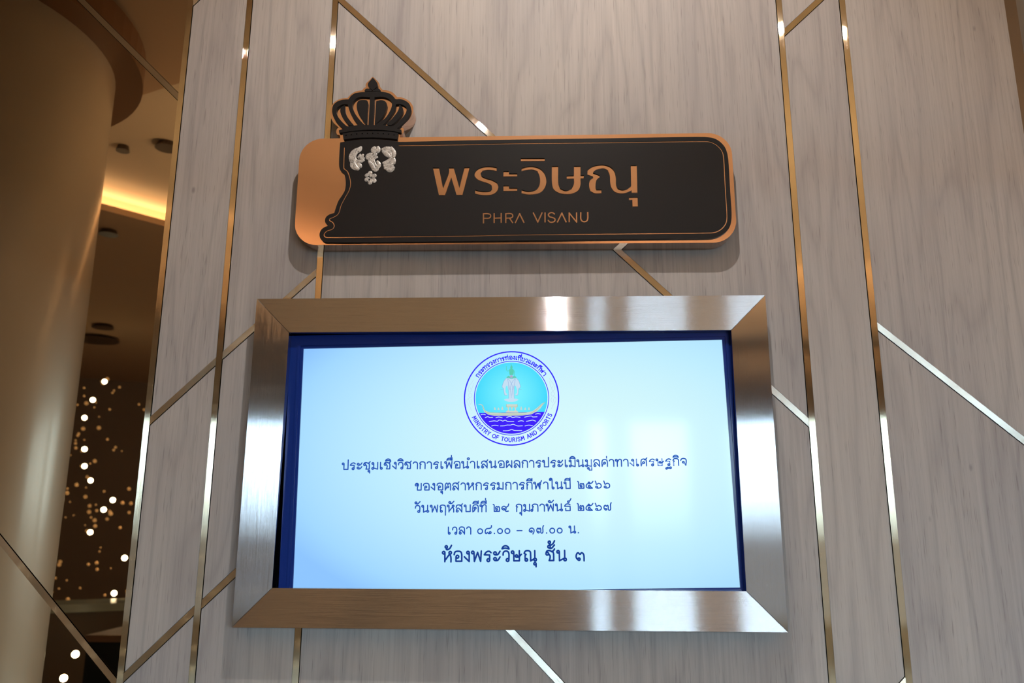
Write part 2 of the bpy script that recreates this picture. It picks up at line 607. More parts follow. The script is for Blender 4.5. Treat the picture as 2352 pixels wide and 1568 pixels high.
for x, lab in ((XA, 'brushed vertical metal strip between mirror and wood'), (XB, 'second brushed vertical strip from the left, beside the mirror edge strip'),
               (XC, 'vertical brushed strip running behind crown sign and screen frame'), (XD, 'vertical brushed strip just right of the screen frame'),
               (XE, 'rightmost vertical brushed strip on the wood wall')):
    bm = bmesh.new(); box(bm, x - STRIP_W / 2, x + STRIP_W / 2, 0.012, -0.0025, ZB, ZT)
    trim(bm, BRASS_V, lab)
LABS = {'upper mirror': 'diagonal brushed strip across the upper bronze mirror', 'lower mirror': 'diagonal brushed strip across the lower bronze mirror',
        'left rising middle': 'short rising strip on the leftmost wood column, middle height', 'left rising low': 'rising strip on the leftmost wood column, near the bottom',
        'left rising top': 'tiny strip end at the top of the leftmost wood column', 'frame corner rising': 'rising strip that passes behind the upper left frame corner',
        'frame side rising low': 'rising strip that ends at the lower left of the frame', 'long falling': 'long falling strip from top left behind sign and screen',
        'short falling low': 'falling silver strip below the screen frame', 'right rising top': 'short rising strip at the top right between two verticals',
        'right rising bottom': 'strip end at the bottom right beside the last vertical', 'right falling': 'falling silver strip on the rightmost wood panel'}
for nm, (xa, xb, p, q) in DIAG.items():
    p, q = Vector(xz(*p)), Vector(xz(*q))
    d = (q - p) / (q.x - p.x)
    h = STRIP_W / 2
    a = xa + (h if xa != XL else 0) + 0.0003; b = xb - (h if xb != XF else 0) - 0.0003
    P, Q = p + d * (a - p.x), p + d * (b - p.x)
    vh = h * d.length                                # half height of the strip measured along z
    poly = [(a, P.y - vh), (b, Q.y - vh), (b, Q.y + vh), (a, P.y + vh)]
    poly = [t for t in clip(clip(poly, Vector((0, ZB)), Vector((0, 1)), 0), Vector((0, ZT)), Vector((0, -1)), 0)]
    if len(poly) < 3: continue
    bm = bmesh.new(); plate(bm, poly, (), 0.012, -0.0022)
    trim(bm, BRASS_D1 if d.y < 0 else BRASS_D2, LABS[nm])

# the reveal at the far right: bronze jamb and a door leaf set back
bm = bmesh.new(); box(bm, XF, XF + 0.028, 0.0, 0.16, ZB, ZT)
jm = mat('bronze_jamb', (0.20, 0.15, 0.11), 0.35, 0.6)
trim(bm, jm, 'dark bronze jamb at the right end of the wood wall')
bm = bmesh.new(); box(bm, XF + 0.028, XF + 1.2, 0.05, 0.09, ZB, ZT)
o = link('door_1', bm, mat('grey_door_paint', (0.30, 0.28, 0.265), 0.5)); tag(o, 'grey door set back beyond the right jamb', kind='structure')

# ------------------------------------------------------------------ room sign
YS, YK = -0.045, -0.051            # copper front, black front
Z1 = lambda p: (660 + p[0] / 3.5633, 160 + p[1] / 3.5633)
Z2 = lambda p: (1160 + p[0] / 3.92, 280 + p[1] / 3.92)
ZC = lambda p: (750 + p[0] / 9.224, 170 + p[1] / 9.224)
ZL = lambda p: (980 + p[0] / 4.6118, 350 + p[1] / 4.6118)


def W(pts, f, y):
    return [xz(*f(p), y) for p in pts]


sx0 = (xz(687.5, 367.7, YS)[0] + xz(676.8, 519, YS)[0]) / 2
sx1 = (xz(1681.7, 354, YS)[0] + xz(1691, 512, YS)[0]) / 2
sz1a, sz1b = xz(741.4, 318, YS)[1], xz(1634.5, 305.5, YS)[1]
sz0a, sz0b = xz(716, 562.7, YS)[1], xz(1600, 557.5, YS)[1]


def rrect(x0, x1, z0a, z0b, z1a, z1b, r, n=10):
    out = []
    for cx, cz, a0 in ((x1 - r, z1b - r, 0), (x0 + r, z1a - r, 90), (x0 + r, z0a + r, 180), (x1 - r, z0b + r, 270)):
        for k in range(n + 1):
            a = math.radians(a0 + 90 * k / n)
            out.append((cx + r * math.cos(a), cz + r * math.sin(a)))
    return out


sign = empty('room_sign', ((sx0 + sx1) / 2, 0, (sz0a + sz1a) / 2))
tag(sign, 'copper and black room sign with a crown, mounted above the screen', 'sign')


def two_tone(o, side):
    """the plate's edges take the second material"""
    o.data.materials.append(side)
    for p in o.data.polygons:
        if abs(p.normal.y) < 0.5: p.material_index = 1
    return o


bm = bmesh.new(); plate(bm, rrect(sx0, sx1, sz0a, sz0b, sz1a, sz1b, 0.054), (), -0.0002, YS)
tag(two_tone(link('base_plate', bm, COPPER, sign), COPPER_SIDE), 'satin copper base plate')

CROWN_L = [(975, 60), (958, 70), (900, 140), (845, 188), (826, 235), (830, 275), (790, 300), (752, 345), (640, 362), (540, 410), (440, 508), (350, 513), (240, 548), (150, 612), (100, 700),
           (80, 800), (88, 905), (130, 1000), (200, 1080), (262, 1132), (222, 1165), (205, 1235), (222, 1280), (285, 1298), (292, 1420)]
CROWN_R = [(1560, 1420), (1548, 1300), (1600, 1270), (1632, 1235), (1640, 1160), (1590, 1122), (1660, 1050), (1740, 970), (1800, 880), (1835, 790), (1830, 690), (1780, 600), (1700, 540), (1590, 493),
           (1495, 488), (1400, 390), (1300, 350), (1190, 340), (1135, 268), (1112, 195), (1060, 130), (995, 68)]
bm = bmesh.new(); plate(bm, W(rnd(CROWN_L + CROWN_R, 4, 40), ZC, YS), (), -0.0002, YS + 0.0001)
crown = tag(two_tone(link('crown', bm, COPPER, sign), COPPER_SIDE), 'copper crown outline with black crown relief')

outer = [(365, 1162), (280, 1090), (190, 990), (130, 860), (118, 760), (140, 665), (210, 592), (320, 548), (468, 535), (520, 460), (600, 408), (720, 386), (890, 378), (1060, 376), (1200, 379), (1330, 410),
         (1420, 478), (1465, 530), (1550, 530), (1660, 560), (1750, 630), (1790, 730), (1772, 840), (1690, 965), (1580, 1080), (1492, 1152), (1585, 1180), (1580, 1240), (1300, 1196), (980, 1180), (640, 1196), (270, 1245), (262, 1190)]
hl = [(920, 490), (720, 483), (620, 522), (560, 595), (545, 680), (592, 810), (690, 955), (815, 1078), (888, 1078), (903, 800)]
pl = [(850, 556), (720, 550), (665, 580), (640, 650), (642, 720), (672, 830), (740, 945), (826, 1066), (850, 1066), (864, 800), (876, 590)]
hr = [(1015, 490), (1002, 800), (980, 1078), (1022, 1078), (1100, 1030), (1230, 945), (1335, 800), (1385, 665), (1378, 595), (1310, 522), (1180, 480)]
pr = [(1055, 570), (1160, 551), (1240, 575), (1278, 640), (1270, 720), (1222, 850), (1125, 980), (1040, 1066), (1020, 1062), (1034, 850), (1045, 680)]
ol = [(450, 640), (380, 636), (290, 665), (225, 722), (205, 790), (232, 885), (305, 985), (400, 1080), (440, 1106), (670, 1080), (620, 1018), (530, 880), (475, 745)]
il = [(385, 662), (335, 682), (296, 732), (290, 790), (320, 885), (400, 1000), (490, 1088), (575, 1080), (500, 990), (422, 870), (390, 762)]
orr = [(1470, 640), (1550, 635), (1640, 665), (1695, 722), (1690, 792), (1640, 885), (1545, 988), (1400, 1100), (1195, 1078), (1270, 1000), (1390, 850), (1450, 742)]
ir = [(1540, 650), (1600, 690), (1622, 750), (1602, 840), (1505, 968), (1360, 1080), (1280, 1066), (1290, 1046), (1400, 930), (1500, 800), (1534, 722)]
R_ = lambda pts, y=YK: W(rnd(pts, 5, 50), ZC, y)
bm = bmesh.new()
plate(bm, R_(outer), [R_(h) for h in (hl, hr, ol, orr)], YS, YK)
for isl in (pl, pr, il, ir):
    plate(bm, R_(isl), (), YS, YK)
plate(bm, R_([(805, 350), (830, 312), (880, 308), (930, 325), (972, 358), (1020, 325), (1060, 308), (1110, 312), (1147, 350), (1138, 372), (1060, 368), (890, 368), (815, 370)]), (), YS, YK - 0.0003)
bv = link('crown_arches', bm, BLACK, crown)
tag(bv, 'black raised crown arches')
bm = bmesh.new(); plate(bm, R_([(980, 75), (1032, 132), (1080, 210), (1070, 262), (1020, 310), (975, 345), (920, 300), (880, 250), (880, 200), (930, 132)]), (), YS, YK)
tag(link('crown_finial', bm, BLACK, crown), 'black pointed drop on the crown')
dots = [(415, 1300), (528, 1285), (640, 1270), (755, 1262), (867, 1257), (978, 1256), (1090, 1257), (1203, 1265), (1318, 1275), (1430, 1292)]
bm = bmesh.new()
plate(bm, W([(340, 1255), (480, 1232), (640, 1215), (980, 1205), (1300, 1215), (1515, 1245), (1495, 1380), (1300, 1355), (980, 1342), (640, 1350), (360, 1388)], ZC, YK),
      [W([(x + 13 * math.cos(k * math.pi / 4), y + 13 * math.sin(k * math.pi / 4)) for k in range(8)], ZC, YK) for x, y in dots], YS, YK)
for x, y in dots:
    plate(bm, W([(x + 13 * math.cos(k * math.pi / 4), y + 13 * math.sin(k * math.pi / 4)) for k in range(8)], ZC, YK), (), YS, YS - 0.002)
tag(link('crown_band', bm, BLACK, crown), 'black crown band with ten small dimples')

# black face with cut-out lettering and groove
b1 = [(432, 595), (425, 700), (424, 790), (435, 825), (460, 845), (473, 880), (478, 930), (471, 985), (450, 1025), (420, 1070), (400, 1120), (384, 1172), (345, 1184), (318, 1204), (308, 1235), (318, 1262), (343, 1276),
      (308, 1286), (277, 1310), (263, 1350), (275, 1388), (307, 1411)]
b2 = [(0, 1068), (900, 1057), (1800, 1047), (1880, 1042), (1960, 1010), (2020, 950), (2040, 860), (2026, 600), (2005, 300), (1975, 220), (1900, 155), (1800, 135), (900, 147), (0, 160)]
b3 = [(1500, 577), (915, 590), (860, 580), (800, 574), (660, 569), (540, 577)]
outl = [Z1(p) for p in rnd(b1 + [(700, 1407), (1400, 1400)], 4, 50)[:-1] if True]
outl = [Z1(p) for p in b1] + [Z2(p) for p in b2] + [Z1(p) for p in b3]
outl = [xz(u, v, YK) for u, v in rnd(outl, 5, 45)]
g1 = [(915, 619), (2138, 604)]
groove_px = [Z1((912, 620)), Z1((1500, 612)), Z2((0, 195)), Z2((900, 186)), Z2((1780, 175)), Z2((1850, 180)), Z2((1915, 215)), Z2((1958, 270)), Z2((1970, 340)), Z2((1984, 600)), Z2((1999, 850)), Z2((1990, 910)), Z2((1950, 962)),
             Z2((1900, 990)), Z2((1840, 998)), Z2((900, 1008)), Z2((0, 1018)), Z1((1500, 1360)), Z1((900, 1366)), Z1((325, 1372)), Z1((305, 1364)), Z1((300, 1345)), Z1((325, 1318)), Z1((368, 1303)), Z1((383, 1278)), Z1((372, 1250)),
             Z1((343, 1226)), Z1((375, 1207)), Z1((415, 1180)), Z1((438, 1112)), Z1((472, 1045)), Z1((505, 985)), Z1((517, 930)), Z1((506, 870)), Z1((488, 828)), Z1((463, 808)), Z1((461, 790)), Z1((464, 700)), Z1((467, 625))]
gp = [xz(u, v, YK) for u, v in open_smooth(groove_px, 4)]
def two_sides(path, w):
    q = stroke_loop(path, w)
    n = len(path)
    return q[:n], q[n:][::-1]


gs1, gs2 = two_sides(gp, 0.0022)
area = lambda L: abs(sum(a[0] * b[1] - b[0] * a[1] for a, b in zip(L, L[1:] + L[:1]))) / 2
if area(gs1) < area(gs2):
    gs1, gs2 = gs2, gs1                      # gs1 the outer side of the groove, gs2 the inner
field = gs2 + [gs1[-1], gs1[0]]

bm = bmesh.new()
for i in range(len(gs1) - 1):
    vs = [bm.verts.new((q[0], YK + 0.0012, q[1])) for q in (gs1[i], gs1[i + 1], gs2[i + 1], gs2[i])]
    bm.faces.new(vs)
bmesh.ops.remove_doubles(bm, verts=bm.verts, dist=1e-6)
tag(link('inlay_line', bm, COPPER, sign), 'thin copper line inlaid round the black face')

T = [
    [(65, 160), (130, 160), (172, 372), (235, 205), (235, 160), (285, 160), (345, 368), (398, 158), (458, 156), (380, 455), (318, 455), (262, 268), (195, 457), (130, 457)],
    [(742, 158), (680, 148), (610, 150), (545, 172), (508, 215), (508, 255), (540, 290), (600, 315), (660, 335), (690, 355), (692, 385), (670, 405), (610, 412), (550, 405), (512, 393), (512, 440), (560, 452), (630, 457), (700, 448), (745, 415),
     (760, 365), (745, 320), (690, 290), (620, 270), (580, 250), (572, 225), (590, 200), (640, 190), (700, 193), (742, 203)],
    [(812, 198), (872, 198), (872, 222), (960, 222), (960, 258), (812, 260)],
    [(812, 350), (872, 350), (872, 375), (960, 375), (960, 412), (812, 413)],
    [(1005, 165), (1060, 150), (1120, 147), (1190, 165), (1245, 215), (1268, 295), (1255, 370), (1210, 425), (1140, 447), (1070, 450), (1005, 437), (1005, 393), (1060, 408), (1120, 405), (1170, 380), (1197, 330), (1198, 260), (1175, 205), (1130, 188),
     (1060, 190), (1005, 203)],
    [(997, 60), (1250, 60), (1250, 95), (997, 97)],
    [(1326, 145), (1393, 143), (1395, 330), (1415, 380), (1475, 402), (1535, 380), (1560, 330), (1560, 282), (1483, 284), (1483, 245), (1560, 243), (1560, 143), (1630, 143), (1630, 240), (1667, 240), (1660, 280), (1630, 280), (1630, 340), (1605, 405),
     (1540, 440), (1475, 446), (1400, 432), (1345, 395), (1328, 330)],
    [(1703, 185), (1750, 150), (1830, 130), (1890, 132), (1950, 155), (1990, 200), (2005, 260), (2008, 340), (2025, 380), (2070, 395), (2120, 385), (2165, 355), (2160, 135), (2228, 135), (2235, 432), (2172, 432), (2168, 405), (2110, 432), (2050, 438),
     (1990, 420), (1955, 375), (1943, 320), (1940, 250), (1920, 195), (1880, 175), (1830, 178), (1780, 195), (1762, 215), (1832, 240), (1832, 270), (1805, 285), (1793, 310), (1790, 370), (1800, 393), (1852, 393), (1852, 437), (1780, 437), (1735, 415),
     (1722, 375), (1722, 320), (1735, 285), (1765, 262), (1703, 240)],
    [(2142, 473), (2237, 472), (2240, 576), (2180, 577), (2178, 507), (2142, 507)],
]
thai_cut = [W(rnd(t, 4, 42), ZL, YK) for t in T]
LAT = [[[(602, 644), (602, 752)], [(602, 650), (650, 650), (674, 660), (677, 680), (662, 696), (602, 698)]],
       [[(715, 644), (715, 748)], [(790, 642), (790, 746)], [(715, 697), (790, 695)]],
       [[(838, 644), (838, 748)], [(838, 650), (885, 648), (908, 658), (911, 680), (892, 694), (838, 697)], [(878, 697), (913, 748)]],
       [[(938, 748), (985, 650), (1032, 746)]],
       [[(1128, 637), (1177, 738), (1224, 636)]],
       [[(1254, 636), (1254, 742)]],
       [[(1357, 656), (1335, 640), (1305, 642), (1290, 660), (1300, 680), (1335, 691), (1359, 706), (1355, 728), (1328, 740), (1300, 735), (1286, 715)]],
       [[(1383, 742), (1432, 643), (1479, 741)]],
       [[(1510, 740), (1510, 642), (1588, 738), (1588, 636)]],
       [[(1633, 633), (1633, 705), (1645, 726), (1670, 735), (1697, 724), (1706, 700), (1706, 631)]]]
LAT_SMOOTH = {6, 9}
bm = bmesh.new()
plate(bm, outl, [gs1], YS, YK)
plate(bm, field, thai_cut, YS, YK)
tag(link('face_plate', bm, BLACK, sign), 'matt black face plate with cut-out letters')
bm = bmesh.new()
for t in T:
    plate(bm, W(rnd(t, 4, 42), ZL, YS), (), YS - 0.0001, YK + 0.0027)
tag(link('lettering', bm, COPPER, sign), 'large copper Thai lettering')
bm = bmesh.new()
lw = 14.5 / 4.6118 * (1.749 / FPX)
for gi, g in enumerate(LAT):
    lay = 0
    for pth in g:
        if len(pth) > 4:
            plate(bm, stroke_loop(W(open_smooth(pth, 5), ZL, YK), lw), (), YK + 0.001, YK - 0.0005 - 0.00005 * lay)
            lay += 1
            continue
        w_ = [Vector(q) for q in W(pth, ZL, YK)]
        for i in range(len(w_) - 1):
            p_, q_ = w_[i], w_[i + 1]
            e_ = (q_ - p_).normalized() * lw * 0.42
            p_ = p_ - e_ if i else p_
            q_ = q_ + e_ if i < len(w_) - 2 else q_
            plate(bm, stroke_loop([tuple(p_), tuple(q_)], lw), (), YK + 0.001, YK - 0.0005 - 0.00005 * lay)
            lay += 1
tag(link('lettering', bm, COPPER, sign), 'small copper letters spelling PHRA VISANU')

GLUE = mat('dried_silver_adhesive', (0.62, 0.61, 0.60), 0.35, 0.15)
gb = GLUE.node_tree.nodes['Principled BSDF']
gn = N(GLUE, 'ShaderNodeTexNoise'); gn.inputs['Scale'].default_value = 1.0; gn.inputs['Detail'].default_value = 4; gn.inputs['Distortion'].default_value = 1.6
GLUE.node_tree.links.new(coords(GLUE, (160, 160, 160)), gn.inputs['Vector'])
gr = ramp(GLUE, gn.outputs['Fac'], [(0.30, (0.10, 0.10, 0.105)), (0.46, (0.50, 0.49, 0.48)), (0.7, (0.85, 0.84, 0.82))])
GLUE.node_tree.links.new(gr.outputs[0], gb.inputs['Base Color'])
gbp = N(GLUE, 'ShaderNodeBump'); gbp.inputs['Strength'].default_value = 0.4; gbp.inputs['Distance'].default_value = 0.001
GLUE.node_tree.links.new(gn.outputs['Fac'], gbp.inputs['Height']); GLUE.node_tree.links.new(gbp.outputs[0], gb.inputs['Normal'])
SMEAR = {
    'left dried silver glue mark': [[(606, 628), (590, 655), (560, 680)], [(590, 640), (545, 672), (522, 715), (528, 770)], [(575, 668), (548, 705), (552, 745), (590, 752), (632, 738)], [(600, 690), (592, 715), (610, 728), (634, 722)], [(622, 690), (600, 720), (575, 712)],
                                    [(524, 745), (532, 790), (565, 820)], [(545, 750), (560, 800), (590, 818)], [(570, 760), (595, 785), (600, 805)]],
    'middle dried silver glue mark': [[(738, 628), (745, 655), (722, 672), (702, 690)], [(720, 630), (704, 655), (698, 680)], [(700, 688), (665, 708), (652, 735)], [(735, 690), (700, 700), (680, 735), (690, 770)], [(742, 715), (705, 725), (705, 760), (735, 790)],
                                      [(665, 745), (695, 785), (712, 810)], [(735, 745), (750, 780), (735, 810)], [(690, 780), (720, 815), (745, 800)]],
    'right dried silver glue mark': [[(770, 655), (810, 645), (855, 660), (868, 705), (838, 738)], [(786, 672), (830, 670), (852, 702)], [(778, 662), (815, 690), (842, 718)], [(848, 632), (872, 680), (868, 722)], [(778, 765), (820, 755), (860, 735), (880, 762)],
                                     [(784, 785), (825, 786), (866, 765)], [(790, 805), (830, 806), (872, 785)], [(808, 818), (845, 820), (876, 795)], [(830, 700), (862, 735), (875, 775)]],
    'round dried glue dab below the others': [[(678 + r * math.cos(a), 886 + r * math.sin(a)) for a in (a0, a0 + 0.5, a0 + 1.0)] for r, a0 in ((34, 0.1), (36, 1.1), (33, 2.2), (35, 3.3), (36, 4.2), (34, 5.3), (18, 0.6), (20, 2.4), (17, 4.4))],
}


def ridge(bm, path, w, y, h):
    """flattened half-round bead of glue along a path on the plate"""
    P = [Vector(p) for p in path]
    n = len(P); rows = []
    for i, p in enumerate(P):
        d = (P[min(i + 1, n - 1)] - P[max(i - 1, 0)]).normalized(); q = Vector((-d.y, d.x))
        t = i / (n - 1); ww = w * (0.12 + 0.88 * math.sin(math.pi * (0.06 + 0.88 * t)) ** 0.7)
        rows.append([bm.verts.new((p.x + q.x * ww * math.cos(a), y - h * math.sin(a), p.y + q.y * ww * math.cos(a))) for a in [math.pi * k / 6 for k in range(7)]])
    for r0, r1 in zip(rows, rows[1:]):
        for k in range(6):
            bm.faces.new([r0[k], r0[k + 1], r1[k + 1], r1[k]])
    for r in (rows[0], rows[-1]):
        bm.faces.new(r)


for lab, strokes in SMEAR.items():
    bm = bmesh.new()
    for s_ in strokes:
        ridge(bm, W(open_smooth(s_, 5), Z1, YK), random.uniform(0.0048, 0.0075), YK + 0.0002, random.uniform(0.0008, 0.0018))
    tag(link('adhesive_mark', bm, GLUE, sign, True), lab)

# ------------------------------------------------------------------ wall display
FX0, FX1, FZ0, FZ1, FW, YF = -0.6458, 0.4912, 1.3966, 2.1022, 0.0788, -0.054
YSC = -0.029
disp = empty('wall_display', ((FX0 + FX1) / 2, 0, (FZ0 + FZ1) / 2))
tag(disp, 'lit information screen in a wide brushed steel frame on the wood wall', 'screen')
g = 0.0006
rails = {
    'top': ([(FX0 + g, FZ1), (FX1 - g, FZ1), (FX1 - FW - g, FZ1 - FW), (FX0 + FW + g, FZ1 - FW)], STEEL_H, 'top rail of the steel frame'),
    'bottom': ([(FX0 + g, FZ0), (FX1 - g, FZ0), (FX1 - FW - g, FZ0 + FW), (FX0 + FW + g, FZ0 + FW)], STEEL_H, 'bottom rail of the steel frame'),
    'left': ([(FX0, FZ0 + g), (FX0, FZ1 - g), (FX0 + FW, FZ1 - FW - g), (FX0 + FW, FZ0 + FW + g)], STEEL_V, 'left rail of the steel frame'),
    'right': ([(FX1, FZ0 + g), (FX1, FZ1 - g), (FX1 - FW, FZ1 - FW - g), (FX1 - FW, FZ0 + FW + g)], STEEL_V, 'right rail of the steel frame'),
}
for nm, (poly, m_, lab) in rails.items():
    bm = bmesh.new(); plate(bm, poly, (), -0.0003, YF)
    bmesh.ops.recalc_face_normals(bm, faces=bm.faces)
    es = [e for e in bm.edges if all(abs(v.co.y - YF) < 1e-6 for v in e.verts) and len(e.link_faces) == 2 and e.calc_face_angle(0) > 1.0]
    bmesh.ops.bevel(bm, geom=es, offset=0.0006, segments=2, affect='EDGES')
    tag(link('frame_rail', bm, m_, disp), lab)

ST = 0.0174
SO = Vector((-0.5386, YSC, 1.9908))            # top left corner of the lit area
SW = 0.9350; SH = SW * 9 / 16
ct, st = math.cos(ST), math.sin(ST)
sp = lambda a, b: (SO.x + a * ct - b * st, SO.z + a * st + b * ct)   # a to the right, b up from the top left corner
bm = bmesh.new()
ring_o = [sp(-0.030, 0.030), sp(SW + 0.030, 0.030), sp(SW + 0.030, -SH - 0.020), sp(-0.030, -SH - 0.020)]
ring_i = [sp(0, 0), sp(SW, 0), sp(SW, -SH), sp(0, -SH)]
plate(bm, ring_o, [ring_i], -0.004, YSC - 0.004)
# raised rim of the plastic surround
rim = lambda d: [sp(-d, d), sp(SW + d, d), sp(SW + d, -SH - d), sp(-d, -SH - d)]
plate(bm, rim(0.0125), [rim(0.0065)], YSC - 0.003, YSC - 0.0065)
tag(link('bezel', bm, BEZEL, disp), 'glossy black bezel with blue screen glow in its colour')
bm = bmesh.new()
plate(bm, [(FX0 + FW - 0.01, FZ1 - FW + 0.01), (FX1 - FW + 0.01, FZ1 - FW + 0.01), (FX1 - FW + 0.01, FZ0 + FW - 0.01), (FX0 + FW - 0.01, FZ0 + FW - 0.01)], (), -0.0005, -0.003)
link('back_panel', bm, BEZEL, disp)
bm = bmesh.new()
plate(bm, ring_i, (), -0.004, YSC)
screen = tag(link('screen', bm, SCREEN, disp), 'glowing pale blue screen')

# --- looped monoline Thai lettering
def Cc(x, y, r): return ('c', x, y, r)
def Pp(*p): return ('p', p)
def Ll(*p): return ('l', p)


